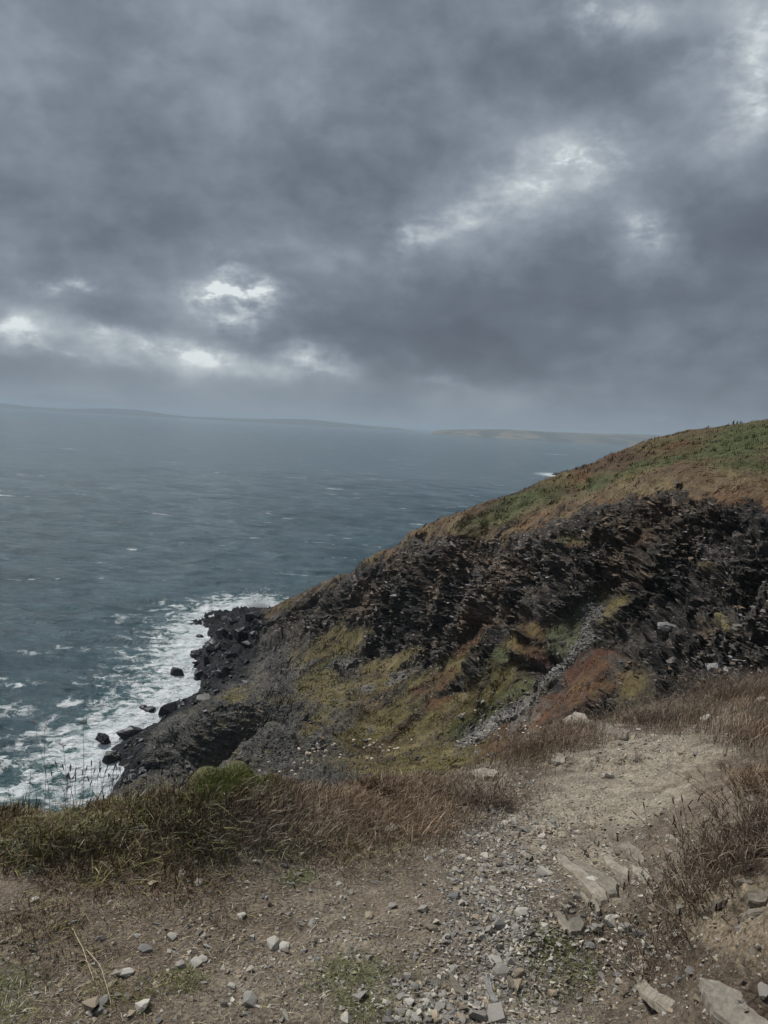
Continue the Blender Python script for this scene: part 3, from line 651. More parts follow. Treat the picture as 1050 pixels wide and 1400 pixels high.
link('sea', mesh('sea', PS.reshape(-1, 3), seaF, True, {'foam': foam.ravel(), 'crest': crest.ravel()}, m), kind='structure', label='choppy teal sea with whitecaps and surf round the rocks')
# low reef off the far side of the headland, with surf
reef = hull_mesh('reef_rock', 30, 77, (22, 14, 4.5), m_dark_rock, 0.4)
link('reef_rock', reef, label='low dark reef ringed by breaking surf beyond the headland', cat='reef', loc=(far_rock[0] + 8, far_rock[1], 0.5))
# spray thrown up behind the outcrop
m_spray, g, b = new_mat('spray'); b.inputs['Base Color'].default_value = (0.85, 0.88, 0.88, 1); b.inputs['Roughness'].default_value = 0.9
def spray(px, py, wpx, hpx, n, seed, lab):
    r = np.random.default_rng(seed); q = at_h(px, py, H); sc_ = np.linalg.norm(q - [0, 0, H]) / F
    P = q + np.stack([r.normal(0, wpx * sc_ * .42, n), r.normal(0, 2.0, n), np.abs(r.normal(0, 1, n)) ** 1.2 * hpx * sc_ * .55 * (1 + .4 * r.random(n))], 1)
    s = r.uniform(.04, .17, (n, 1)) * np.ones((1, 3)); T = [hull_template(5, 5 + k, (1, 1, 1), .3) for k in range(3)]
    V, Fc, _ = scatter(T, P, s, rotmats(r.uniform(0, 6, n), r.uniform(0, 6, n), r.uniform(0, 6, n)), np.ones((n, 3)))
    link('sea_spray', mesh('sea_spray', V, Fc, True, None, m_spray), kind='stuff', label=lab, cat='spray')
spray(352, 834, 26, 11, 7000, 1, 'white spray bursting behind the dark outcrop')
spray(768, 650, 26, 5, 1500, 2, 'spray over the distant reef')

# ------------------------------------------------------------------ FAR COASTS
def coast(name, y_px, D, prof, cols, label):
    """prof: (px, height px) ; hill mass with a rounded depth of its own"""
    us = np.linspace(prof[0][0], prof[-1][0], 260); hs = np.interp(us, [a for a, _ in prof], [b for _, b in prof])
    d = ray(us, np.full_like(us, 580)); ax = d[:, 0] / d[:, 1]
    rows = []; K = 22
    for k in range(K):
        t = k / (K - 1); yy = D * (1 + 0.22 * t); x = ax * yy
        n_ = fbm(np.stack([x * 6 / D, np.full_like(x, t * 3), x * 0], -1), 4, int(D) % 97)
        z = (.75 if D > 10000 else 1) * hs * D / F * (math.sin(min(t * 2.2, 1.57)) ** 0.9) * (1 - 0.5 * max(0, t - .72) / .28) * (1 + 0.16 * n_) - 3 + 2 * (t > 0)
        z = np.where(hs < 0.6, -4, z); rows.append(np.stack([x, np.full_like(x, yy), z], 1))
    P = np.stack(rows)
    mm, g, b = new_mat(name + '_land'); p = pos(g)
    fld = g.n('ShaderNodeTexVoronoi', feature='F1'); g.put(fld.inputs['Vector'], g.mapping(p, scale=(1, 0.6, 1))); fld.inputs['Scale'].default_value = 0.0042
    sp = g.n('ShaderNodeSeparateColor'); g.put(sp.inputs[0], fld.outputs['Color'])
    c = g.ramp(sp.outputs[0], cols, 'CONSTANT'); nz = g.noise(p, 0.004, 5, 0.6)
    c = g.mix(g.map(nz, 0.52, 0.62), c, (0.05, 0.06, 0.04))
    g.put(b.inputs['Base Color'], c); b.inputs['Roughness'].default_value = 0.95
    link(name, mesh(name, P.reshape(-1, 3), grid_faces(K, len(us)), True, None, mm), kind='structure', label=label)
coast('far_hills', 560, 13500, [(-140, 6), (-60, 8), (0, 9), (40, 5), (90, 5), (150, 11), (190, 11), (230, 5), (260, 3), (320, 5), (360, 7), (420, 12), (460, 9), (500, 6), (545, 4), (572, 0.2)],
      [(0, (.045, .05, .035)), (.5, (.06, .06, .04))], 'long low blue hills along the left horizon')
coast('coast_fields', 600, 8600, [(585, 0.2), (600, 6), (650, 12), (690, 15), (740, 14), (800, 14), (860, 16), (930, 17), (1000, 17), (1150, 17)],
      [(0, (.15, .12, .075)), (.35, (.08, .085, .05)), (.6, (.22, .175, .12)), (.8, (.05, .05, .035))], 'hazy coast of pale fields beyond the bay')

# ------------------------------------------------------------------ HAZE
hz = [(-30000, -30000, -9.0), (30000, -30000, -9.0), (30000, 30000, -9.0), (-30000, 30000, -9.0)]
HV = np.array(hz + [(a, b_, 185.0) for a, b_, _ in hz]); HF = [[0, 3, 2, 1], [4, 5, 6, 7], [0, 1, 5, 4], [1, 2, 6, 5], [2, 3, 7, 6], [3, 0, 4, 7]]
mh = bpy.data.materials.new('haze'); mh.use_nodes = True; mh.node_tree.nodes.clear()
pv = mh.node_tree.nodes.new('ShaderNodeVolumePrincipled'); om = mh.node_tree.nodes.new('ShaderNodeOutputMaterial')
mh.node_tree.links.new(pv.outputs[0], om.inputs['Volume'])
pv.inputs['Color'].default_value = (0.70, 0.87, 1.0, 1); pv.inputs['Density'].default_value = 0.00008; pv.inputs['Anisotropy'].default_value = 0.0
link('haze', mesh('haze', HV, HF, False, None, mh), kind='stuff', label='thin sea haze over the whole bay', cat='haze')

# ------------------------------------------------------------------ FOREGROUND: the clifftop
gp = []
for (px, py, dpt) in [(-150, 1400, 1.6), (0, 1400, 1.6), (250, 1400, 1.6), (525, 1400, 1.62), (760, 1400, 1.62), (900, 1400, 1.56), (1050, 1400, 1.45), (1250, 1400, 1.42),
                      (0, 1270, 1.6), (300, 1270, 1.62), (525, 1270, 1.66), (750, 1270, 1.66), (880, 1280, 1.60), (940, 1290, 1.50), (985, 1270, 1.32), (1050, 1310, 1.34), (1050, 1250, 1.12), (960, 1210, 1.34), (1200, 1250, 0.95),
                      (0, 1170, 1.58), (200, 1160, 1.58), (380, 1160, 1.66), (525, 1160, 1.74), (690, 1160, 1.80), (830, 1170, 1.74), (905, 1170, 1.60), (960, 1150, 1.36), (1050, 1140, 1.12), (1200, 1120, 0.9),
                      (0, 1120, 1.56), (120, 1105, 1.56), (300, 1085, 1.50), (380, 1090, 1.62), (500, 1080, 1.84), (640, 1080, 1.95), (760, 1075, 1.96), (850, 1080, 1.86), (930, 1080, 1.70), (1050, 1070, 1.40),
                      (640, 1050, 2.05), (720, 1025, 2.14), (800, 1000, 2.18), (830, 1040, 2.02), (880, 985, 2.16), (940, 1030, 1.88), (960, 960, 2.12), (1050, 940, 2.0), (1050, 1000, 1.74), (1150, 900, 2.0)]:
    gp.append(at_h(px, py, dpt))
gp += [(-3, -2, H - 1.5), (2.2, -1, H - 1.3), (0.7, 1.2, H - 1.5), (0, 0, H - 1.6), (4, -3, H - 1.0), (0, -2, H - 1.55), (1.9, 1.6, H - 1.28), (0, -12, H - 0.5), (-12, -12, H - 1.5), (12, -10, H + 2), (14, 4, H + 1.0), (30, 0, H + 4), (30, 25, H - 0.5), (0, -40, H + 4), (-10, 3, H - 2.2), (40, -40, H + 10), (60, 20, H + 4)]
gp = np.array(gp); g_raw = tps(gp[:, :2], gp[:, 2], lam=1e-6)
edge_px = [(-200, 1135), (0, 1112), (60, 1106), (120, 1098), (180, 1092), (240, 1078), (300, 1066), (350, 1070), (400, 1076), (450, 1068), (520, 1058), (580, 1056), (640, 1046), (690, 1030), (730, 1012), (780, 990), (830, 978), (880, 962), (940, 945), (1000, 932), (1050, 922)]
ea, er = [], []
for (px, py) in edge_px:
    t = np.linspace(0.5, 14, 500); d = ray(px, py); q = d[None] * t[:, None] + [0, 0, H]
    k = np.argmax(q[:, 2] < g_raw(q[:, 0], q[:, 1])); ea.append(math.atan2(q[k, 0], q[k, 1])); er.append(math.hypot(q[k, 0], q[k, 1]))
ea += [R(30), R(36), R(45), R(60), R(120), R(180)]; er += [er[-1] * 1.15, 11, 30, 60, 80, 80]
ea = [R(-180), R(-120), R(-75), R(-45)] + ea; er = [80, 20, 5.5, 4.6] + er
o_ = np.argsort(ea); ea = np.array(ea)[o_]; er = np.array(er)[o_]
def g_fn(x, y):
    r = np.hypot(x, y); a = np.arctan2(x, y); re = np.interp(a, ea, er) * (1 + 0.02 * vnoise(np.stack([a * 40, a * 0, a * 0], -1), 5))
    rc = np.minimum(r, re); s = rc / np.maximum(r, 1e-6)
    z = g_raw(x * s, y * s); ex = np.maximum(r - re, 0)
    inn = sstep(r - re, -0.35, 0.0) * 0.035
    k = sstep(a, R(30), R(42))
    return z - inn - (1.35 - 0.9 * k) * ex - 0.5 * (1 - np.exp(-ex * 2.0))
ga = np.r_[np.radians(np.linspace(-31, 31, 560)), np.radians(np.linspace(31, 329, 80))[1:-1]]
gr = np.r_[np.geomspace(0.25, 1.5, 24)[:-1], np.geomspace(1.5, 8.8, 420), np.geomspace(8.8, 95, 60)[1:]]
GA, GR = np.meshgrid(ga, gr); GX, GY = GR * np.sin(GA), GR * np.cos(GA)
GZ = g_fn(GX, GY); GP = np.stack([GX, GY, GZ], -1); GU, GVv = project(GP)
fd = np.clip(1.6 / GR, 0, 1)
na = fbm(GP * 1.3, 4, 201, 0.55); nb = fbm(GP * 7, 4, 202, 0.6); nc = fbm(GP * 28, 3, 203, 0.6); nd_ = fbm(GP * 1.1 + 30, 4, 204)
Wg = (na * 45, nd_ * 40)
bare = blobs(GU, GVv, [(790, 1100, 90, 30, 10), (850, 1062, 95, 24, 12), (740, 1130, 50, 28, 0), (880, 1110, 70, 26, 20), (790, 1170, 75, 30, -25), (860, 1030, 110, 12, 8), (940, 1035, 60, 10, 0), (840, 1220, 60, 30, -40), (990, 985, 50, 14, 10), (800, 1020, 60, 10, 15)], Wg, 0.4)
bare2 = blobs(GU, GVv, [(500, 1250, 100, 30, 0), (380, 1350, 95, 40, 10), (350, 1390, 120, 30, 0), (470, 1310, 70, 25, 0), (600, 1300, 60, 40, 20), (700, 1370, 100, 40, 0)], Wg, 0.6)
bank = blobs(GU, GVv, [(1010, 1245, 85, 50, -15), (1050, 1280, 60, 40, 0)], Wg, 0.3)
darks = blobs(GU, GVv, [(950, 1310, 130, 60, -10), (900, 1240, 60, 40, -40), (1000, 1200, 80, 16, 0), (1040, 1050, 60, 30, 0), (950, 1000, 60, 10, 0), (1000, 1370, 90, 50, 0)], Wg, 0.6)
gravz = blobs(GU, GVv, [(670, 1130, 60, 50, 0), (690, 1220, 60, 60, 0), (690, 1300, 80, 60, 0), (600, 1370, 90, 45, 0), (720, 1380, 90, 40, 0)], Wg, 0.7)
soilc = lambda *c: np.array(c)
GC = np.broadcast_to(soilc(0.135, 0.108, 0.080), GP.shape).copy()
def lg(c, col, w): return c + (np.array(col) - c) * w[..., None]
GC = lg(GC, (0.085, 0.068, 0.050), sstep(nb + 0.5 * na, -0.1, 0.5) * 0.7)
GC = lg(GC, (0.215, 0.180, 0.135), bare2 * sstep(nb, -0.5, 0.35) * 0.75)
GC = lg(GC, (0.17, 0.155, 0.135), gravz * 0.5)
GC = lg(GC, (0.235, 0.203, 0.156), bare * sstep(nb + 0.35, -0.35, 0.3))
GC = lg(GC, (0.075, 0.058, 0.042), darks * 0.75 * sstep(nb + 0.3, -0.4, 0.3))  # darker brown soil, with shade below the overhang painted into its tint
GC = lg(GC, (0.24, 0.195, 0.135), bank * sstep(nb + 0.3, -0.2, 0.3) * 0.85)
mossy = blobs(GU, GVv, [(330, 1075, 75, 32, 5), (410, 1208, 28, 10, 0), (0, 1380, 60, 40, 0), (250, 1345, 25, 12, 0), (760, 1310, 40, 22, 0), (500, 1390, 40, 18, 0), (480, 1160, 30, 12, 0), (490, 1340, 40, 20, 0)], Wg, 0.6)
GC = lg(GC, (0.07, 0.078, 0.030), mossy * 0.75)
vegl = sstep(420 - GU + 60 * na, -60, 60) * sstep(1200 - GVv, -30, 40)
hump = np.exp(-((GU - 320) / 70) ** 2 - ((GVv - 1075) / 24) ** 2) * 0.10
dz = na * 0.030 + nb * 0.012 + nc * 0.0042 + bank * (np.abs(nb) * 0.035 + saw(GZ / 0.045 + nb * 1.2) * 0.016) + bare * (nb * 0.012 + nc * .003 + saw((GX * 0.8 + GZ * 2 + GY * .3) / 0.22 + na) * 0.007) + hump
# small eroded step across the bare earth
st = np.interp(GU, [700, 760, 800, 850, 900, 960, 1010], [1040, 1046, 1052, 1046, 1036, 1040, 1048]) + nb * 10
dz += sstep(st - GVv, -5, 5) * 0.045 * sstep(GU, 700, 760) * sstep(1040 - GU, 0, 40) * sstep(GVv, 960, 1030)
dz += -0.05 * np.exp(-((GU - 905) / 30) ** 2 - ((GVv - 1330) / 50) ** 2)
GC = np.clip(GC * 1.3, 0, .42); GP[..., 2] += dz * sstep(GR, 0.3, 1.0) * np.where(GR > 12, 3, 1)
m, g, b = new_mat('clifftop_soil'); p = pos(g); c = attr(g, 'tint')
s1 = g.noise(p, 9, 7, 0.68, 0.3); s2 = g.noise(p, 60, 6, 0.7); s3 = g.noise(p, 210, 4, 0.7); vr = g.vor(p, 75, 'F1'); vr2 = g.vor(g.vm('ADD', p, (3, 1, 2)), 150, 'F1')
k = g.m('MULTIPLY', g.map(s1, 0.3, 0.7, 0.66, 1.3), g.m('MULTIPLY', g.map(s2, 0.28, 0.72, 0.62, 1.42), g.map(s3, 0.3, 0.7, 0.75, 1.28)))
kk = g.n('ShaderNodeCombineXYZ'); [g.put(kk.inputs[i_], k) for i_ in range(3)]
c = g.mix(1.0, c, kk.outputs[0], 'MULTIPLY')
grit = g.m('MULTIPLY', g.m('LESS_THAN', vr, 0.26), g.map(g.noise(p, 24, 3, 0.6), 0.5, 0.62))
c = g.mix(g.m('MULTIPLY', grit, 0.75), c, (0.33, 0.31, 0.28))
g.put(b.inputs['Base Color'], c); b.inputs['Roughness'].default_value = 0.95; b.inputs['Specular IOR Level'].default_value = 0.15
h_ = g.m('ADD', g.m('MULTIPLY', s2, 0.6), g.m('MULTIPLY', g.m('SUBTRACT', 0.5, vr), 0.8))
n1_ = bump(g, b, h_, 0.8, 0.012); n2_ = bump(g, b, s3, 0.7, 0.004, n1_); bump(g, b, s1, 0.5, 0.03, n2_)
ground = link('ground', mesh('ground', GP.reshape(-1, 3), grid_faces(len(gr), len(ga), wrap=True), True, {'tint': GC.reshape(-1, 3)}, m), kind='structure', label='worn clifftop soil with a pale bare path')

# ---- lookup of the real ground surface
dense = slice(23, 23 + 420); naD = 560
lr0, lr1 = math.log(1.5), math.log(8.8)
def ground_z(x, y):
    a = np.arctan2(x, y); r = np.hypot(x, y)
    fj = np.clip((np.degrees(a) + 31) / 62 * (naD - 1), 0, naD - 1.001); fi = np.clip((np.log(r) - lr0) / (lr1 - lr0) * 419, 0, 418.99)
    i0 = fi.astype(int); j0 = fj.astype(int); di, dj = fi - i0, fj - j0; Zt = GP[dense, :naD, 2]
    return (Zt[i0, j0] * (1 - di) * (1 - dj) + Zt[i0 + 1, j0] * di * (1 - dj) + Zt[i0, j0 + 1] * (1 - di) * dj + Zt[i0 + 1, j0 + 1] * di * dj)
def hit(px, py):
    """where the line of sight of a picture point meets the clifftop"""
    px = np.atleast_1d(np.asarray(px, float)); py = np.atleast_1d(np.asarray(py, float)); d = ray(px, py); d = d / np.hypot(d[:, 0], d[:, 1])[:, None]
    best = np.full(len(px), 8.7); found = np.zeros(len(px), bool); tp = 1.45; gp_ = (H + d[:, 2] * tp) - ground_z(d[:, 0] * tp, d[:, 1] * tp)
    for t in np.geomspace(1.5, 8.7, 240):
        gap = (H + d[:, 2] * t) - ground_z(d[:, 0] * t, d[:, 1] * t)
        new = (gap < 0) & ~found; tt = tp + (t - tp) * np.clip(gp_ / np.maximum(gp_ - gap, 1e-9), 0, 1)
        best[new] = tt[new]; found |= new; tp, gp_ = t, gap
    P = d * best[:, None]; z = ground_z(P[:, 0], P[:, 1])
    return np.c_[P[:, 0], P[:, 1], z], found, best

# ------------------------------------------------------------------ STONES
m_st = {'grey': mat_stone('grey_stone', (0.25, 0.232, 0.205), (0.39, 0.362, 0.32), 22, bmp=0.003), 'blue': mat_stone('blue_slate', (0.19, 0.183, 0.175), (0.30, 0.288, 0.27), 22, bmp=0.003),
        'pale': mat_stone('pale_stone', (0.42, 0.39, 0.33), (0.60, 0.57, 0.50), 22, bmp=0.003), 'tan': mat_stone('tan_stone', (0.27, 0.215, 0.15), (0.42, 0.35, 0.26), 22, bmp=0.003)}
stone_me = {k: [] for k in m_st}
for k in m_st:
    for s in range(9):
        fl = (1, rng.uniform(.6, .95), rng.uniform(.28, .6)); n_ = 15 if s % 2 else 22
        V, Fc = hull_template(n_, 40 + s * 7 + len(k), fl, 0.32 if s % 2 else 0.2)
        stone_me[k].append(mesh('stone_' + k, V, Fc, False, None, m_st[k]))
def add_stone(kind, px, py, wpx, label, group=None, name='stone', P=None, flat=1.0, sink=0.25, yaw=None):
    if P is None: P = hit(px, py)[0][0]
    dist = np.linalg.norm(P - [0, 0, H]); s = wpx * dist / F * 0.60
    me = stone_me[kind][int(rng.integers(0, 9))]
    o = link(name, me, label=label, cat='stone', group=group, loc=(P[0], P[1], P[2] + s * 0.12))
    o.scale = (s, s, s * flat); o.rotation_euler = (rng.normal(0, .22), rng.normal(0, .22), rng.uniform(0, 6.28) if yaw is None else yaw)
    return o
hand = [('pale', 341, 1369, 18, 'cream wedge shaped stone lying alone on bare earth near the path start'), ('blue', 198, 1299, 15, 'blue grey stone alone in the brown litter'),
        ('grey', 246, 1321, 13, 'grey stone at the end of the little row of pale stones'), ('pale', 268, 1318, 14, 'cream stone in the middle of the little row'), ('pale', 277, 1312, 11, 'pale stone topping the little row of stones'),
        ('pale', 174, 1331, 16, 'pale tan stone beside a fallen straw stalk'), ('pale', 160, 1331, 13, 'cream stone left of the fallen straw stalk'), ('grey', 141, 1371, 14, 'pale grey round stone near the base of the straw'),
        ('tan', 123, 1377, 22, 'flat tan stone beside the pale round one'), ('pale', 195, 1377, 17, 'upright cream chip low in the litter'), ('pale', 187, 1280, 9, 'small cream pebble above the blue grey stone'), ('pale', 235, 1282, 12, 'small white stone above the row of stones'),
        ('pale', 374, 1292, 18, 'cream stone beside the green tuft patch'), ('pale', 388, 1296, 13, 'second cream stone touching its neighbour near the green tuft'), ('grey', 536, 1240, 12, 'rounded grey stone on the bare soil left of the gravel'),
        ('grey', 578, 1244, 15, 'grey stone with a pointed top on the bare soil'), ('tan', 504, 1254, 13, 'orange tinted stone on the bare soil'), ('tan', 591, 1270, 15, 'wide tan stone just below the pointed grey one'), ('grey', 427, 1262, 10, 'small grey pebble at the edge of the bare soil'),
        ('pale', 535, 1135, 18, 'pale flat stone in the brown heath mat'), ('pale', 678, 1316, 17, 'pale tan block in the gravel'), ('pale', 697, 1316, 17, 'cream block beside the pale tan one'), ('grey', 686, 1330, 20, 'long blue grey stone below the two cream blocks'), ('tan', 708, 1331, 14, 'tan block right of the long grey stone'),
        ('pale', 714, 1249, 17, 'white angular chip on the gravel'), ('blue', 684, 1268, 18, 'blue slate shard standing in the gravel'), ('grey', 668, 1272, 12, 'grey cobble left of the slate shard'), ('pale', 746, 1194, 19, 'cream block at the path edge above the long slabs'),
        ('blue', 620, 1226, 14, 'blue slate chip at the gravel edge'), ('pale', 632, 1236, 10, 'white pebble below the blue slate chip'), ('tan', 624, 1219, 10, 'orange pebble above the blue slate chip'), ('grey', 678, 1390, 28, 'grey slab stone cut by the bottom of the gravel'), ('grey', 655, 1392, 22, 'pale grey stone left of the bottom slab stone'),
        ('pale', 836, 1259, 18, 'white brick shaped chip beside the leaning slabs'), ('grey', 816, 1270, 15, 'grey cobble left of the white chip'), ('grey', 860, 1269, 18, 'rounded brown grey cobble'), ('blue', 873, 1277, 16, 'blue grey cobble next to the brown one'), ('pale', 882, 1291, 11, 'small pale stone below the blue cobble'),
        ('pale', 832, 1062, 15, 'pale stone perched on the little earth step'), ('pale', 760, 1042, 10, 'white chip at the head of the bare path'), ('blue', 945, 1330, 12, 'blue pebble on the dark soil at right'), ('pale', 810, 1205, 13, 'cream chip beside the long slab'),
        ('pale', 967, 985, 18, 'pale flat stone far up the path'), ('pale', 968, 955, 11, 'small white stone beneath the heath edge'), ('grey', 1045, 1357, 16, 'tan grey stone half out of sight at right'), ('pale', 1040, 958, 12, 'white chip in the dead heath at right'),
        ('pale', 1028, 1094, 12, 'white stone under the dead shrub'), ('pale', 430, 1104, 10, 'white flat chip in the brown mat'), ('pale', 412, 1168, 11, 'white pebble left of the mossy spot'), ('pale', 248, 1196, 12, 'cream pebble in the dead grass')]
for (k, px, py, w, lab) in hand: add_stone(k, px, py, w * 1.12, lab)
zones = [ # group, count, size px, sampler list (u, v, su, sv, where it lies)
    ('gravel stones down the middle of the path', 118, (6, 12), [(665, 1150, 38, 30, 'in the upper gravel beside the short spikes'), (690, 1210, 45, 40, 'in the gravel left of the long pair of slabs'), (680, 1290, 48, 45, 'in the gravel around the cream blocks'), (730, 1150, 25, 20, 'at the edge where gravel meets bare earth'), (640, 1190, 25, 25, 'at the left margin of the gravel')]),
    ('pebble patch at the bottom of the path', 62, (7, 14), [(580, 1370, 26, 20, 'in the packed pebble patch'), (610, 1385, 25, 14, 'right side of the packed pebble patch'), (560, 1385, 18, 14, 'left side of the packed pebble patch')]),
    ('stones scattered in the litter', 44, (5, 12), [(150, 1330, 110, 55, 'in the litter around the fallen straws'), (330, 1290, 110, 60, 'in the litter near the row of pale stones'), (400, 1170, 70, 35, 'in the litter near the green tuft')]),
    ('stones around the bare earth', 34, (5, 10), [(680, 1080, 22, 20, 'at the head of the gravel band'), (690, 1110, 18, 18, 'between gravel band and bare earth'), (830, 1000, 80, 20, 'on the little earth step'), (960, 965, 60, 18, 'far up the path by the heath edge')]),
    ('stones on the dark soil', 24, (6, 13), [(900, 1330, 70, 40, 'on dark soil above the bottom slabs'), (820, 1290, 40, 25, 'beside the low weeds and cobbles'), (960, 1290, 50, 30, 'on dark soil under the tan bank')])]
kindw = {'pale': .3, 'grey': .34, 'blue': .2, 'tan': .16}
words = {'pale': 'cream white', 'grey': 'warm grey', 'blue': 'dark slate grey', 'tan': 'tan brown'}
for (grp, cnt, (s0, s1_), gl) in zones:
    for _ in range(cnt):
        u, v, su, sv_, where = gl[int(rng.integers(0, len(gl)))]
        k = str(rng.choice(list(kindw), p=list(kindw.values()))); px, py = float(np.clip(rng.normal(u, su), 5, 1045)), float(np.clip(rng.normal(v, sv_), 930, 1396))
        P, f, _b = hit(px, py)
        if not f[0]: continue
        w_ = rng.uniform(s0, s1_) * 1.0; t_ = (w_ - s0) / (s1_ - s0); size = 'smaller' if t_ < .33 else ('middling' if t_ < .67 else 'larger')
        add_stone(k, px, py, w_, size + ' ' + words[k] + ' stone ' + where, grp, P=P[0])
# the uncountable small gravel
def spread(n, gl, unif=0.0):
    c = rng.integers(0, len(gl), n); G = np.array(gl, float)[c]
    u = rng.normal(G[:, 0], G[:, 2]); v = rng.normal(G[:, 1], G[:, 3])
    k = rng.random(n) < unif; u[k] = rng.uniform(0, 1050, k.sum()); v[k] = rng.uniform(1120, 1440, k.sum())
    P, f, d = hit(u, v); return P[f], d[f], u[f], v[f]
gl = [(670, 1120, 34, 40), (680, 1190, 50, 40), (690, 1260, 50, 45), (690, 1340, 70, 45), (600, 1375, 50, 25), (670, 1075, 25, 18), (850, 1010, 90, 16), (940, 975, 60, 18), (830, 1150, 60, 60), (450, 1300, 140, 60), (690, 1230, 45, 60), (680, 1150, 40, 40), (700, 1300, 50, 50), (690, 1080, 30, 30), (850, 1320, 60, 40)]
P, d, u, v = spread(12500, gl, 0.09); n = len(P)
s = rng.lognormal(math.log(0.0058), 0.42, n)
S = np.stack([s * rng.uniform(.9, 1.5, n), s * rng.uniform(.7, 1.1, n), s * rng.uniform(.35, .7, n)], 1)
pal = np.array([(0.32, 0.30, 0.265), (0.235, 0.222, 0.20), (0.50, 0.46, 0.39), (0.34, 0.28, 0.20), (0.15, 0.13, 0.11)]); cols = pal[rng.choice(5, n, p=[.3, .2, .2, .18, .12])] * rng.uniform(.7, 1.25, (n, 1))
m_grav = mat_tint('small_gravel', 0.85, 0.25, 0.25, 200, 0.001)
V, Fc, Cc = scatter([hull_template(8, 500 + i, (1, 1, 1), .25) for i in range(8)], P + np.c_[np.zeros((n, 2)), S[:, 2] * .3], S, rotmats(rng.uniform(0, 6.28, n), rng.normal(0, .35, n), rng.normal(0, .35, n)), cols)
P2, d2, _, _ = spread(7000, [(800, 1080, 90, 40), (830, 1130, 70, 40), (880, 1020, 90, 22), (790, 1180, 50, 30), (960, 975, 60, 22), (250, 1290, 160, 70)]); n2_ = len(P2); s2_ = rng.lognormal(math.log(.0042), .5, n2_)
S2 = np.stack([s2_ * rng.uniform(.9, 1.5, n2_), s2_ * rng.uniform(.7, 1.1, n2_), s2_ * rng.uniform(.4, .8, n2_)], 1); pal2 = np.array([(.33, .28, .205), (.26, .215, .16), (.44, .40, .33), (.15, .125, .10)])
V2, F2, C2 = scatter([hull_template(8, 520 + i, (1, 1, 1), .25) for i in range(5)], P2, S2, rotmats(rng.uniform(0, 6.28, n2_), rng.normal(0, .35, n2_), rng.normal(0, .35, n2_)), pal2[rng.choice(4, n2_, p=[.4, .25, .15, .2])] * rng.uniform(.75, 1.2, (n2_, 1)))
Fc = np.vstack([Fc, F2 + len(V)]); V = np.vstack([V, V2]); Cc = np.vstack([Cc, C2])
link('gravel', mesh('gravel', V, Fc, False, {'tint': Cc}, m_grav), kind='stuff', label='fine slate gravel and grit strewn along the path', cat='gravel')

# ---- slate slabs, each built from its own outline on the ground
m_slab = mat_stone('laminated_slate', (0.16, 0.138, 0.105), (0.33, 0.295, 0.235), 14, lam=True, bmp=0.005)
m_slab2 = mat_stone('grey_slab', (0.25, 0.222, 0.18), (0.36, 0.325, 0.27), 12, bmp=0.004)
def slab_rock(outline, th, label, mat=None, lift=0.004, name='slate_slab', layers=2):
    th = th * 0.5; O = np.array(outline, float); cs = np.roll(O, -1, 0); L_ = []
    for a, b_ in zip(O, cs):
        L_ += [a, a * .66 + b_ * .34 + rng.normal(0, 1.2, 2), a * .33 + b_ * .67 + rng.normal(0, 1.2, 2)]
    mid_ = np.array(L_).mean(0); c0 = hit(mid_[0], mid_[1])[0][0]; e_ = .06
    sx_ = (ground_z(c0[0] + e_, c0[1]) - ground_z(c0[0] - e_, c0[1])) / (2 * e_); sy_ = (ground_z(c0[0], c0[1] + e_) - ground_z(c0[0], c0[1] - e_)) / (2 * e_)
    nn_ = np.array([-np.clip(sx_, -.4, .4), -np.clip(sy_, -.3, .3), 1.0]); dd = ray(np.array(L_)[:, 0], np.array(L_)[:, 1])
    for _ in range(3):
        P = np.array([0, 0, H]) + dd * (((c0 - [0, 0, H]) @ nn_) / (dd @ nn_))[:, None]
        co = np.linalg.lstsq(np.c_[P[:, :2] - c0[:2], np.ones(len(P))], ground_z(P[:, 0], P[:, 1]), rcond=None)[0]
        nn_ = np.array([-np.clip(co[0], -.7, .7), -np.clip(co[1], -.7, .7), 1.0]); c0 = np.array([c0[0], c0[1], co[2]])
    P = np.array([0, 0, H]) + dd * (((c0 - [0, 0, H]) @ nn_) / (dd @ nn_))[:, None]; c = P.mean(0)
    ev_, evec = np.linalg.eigh(np.cov((P[:, :2] - c[:2]).T)); ang = math.atan2(evec[1, 1], evec[0, 1])
    n_ = len(P); rings = []
    shrink, zs = [1.02, 1.0, 0.985, 0.96, 0.93], [-0.009, th * .35, th * .5, th * .85, th]
    for s_, z_ in zip(shrink, zs):
        Q = (P - c) * s_ + c; Q[:, 2] = P[:, 2] + z_ + lift + rng.normal(0, th * .04, n_); Q[:, :2] += rng.normal(0, .0006, (n_, 2)); rings.append(Q)
    Q = (P - c) * 0.45 + c; Q[:, 2] += th * 1.0 + lift; rings.append(Q)
    ct = c.copy(); ct[2] += th * 1.0 + lift
    V = np.vstack(rings + [ct[None]]) - c; Fs = []
    for k in range(5):
        for j in range(n_): a, b_ = k * n_ + j, k * n_ + (j + 1) % n_; Fs += [[a, b_, b_ + n_], [a, b_ + n_, a + n_]]
    for j in range(n_): Fs.append([5 * n_ + j, 5 * n_ + (j + 1) % n_, 6 * n_])
    ca, sa = math.cos(-ang), math.sin(-ang); V = np.c_[V[:, 0] * ca - V[:, 1] * sa, V[:, 0] * sa + V[:, 1] * ca, V[:, 2]]
    o = link(name, mesh(name, V, Fs, False, None, mat or m_slab), label=label, cat='slab', loc=c); o.rotation_euler = (0, 0, ang); return o
slab_rock([(760, 1172), (772, 1172), (800, 1196), (832, 1224), (828, 1233), (810, 1230), (790, 1205), (766, 1184)], .022, 'long narrow brown slate slab lying along the pale path, the longer of the pair')
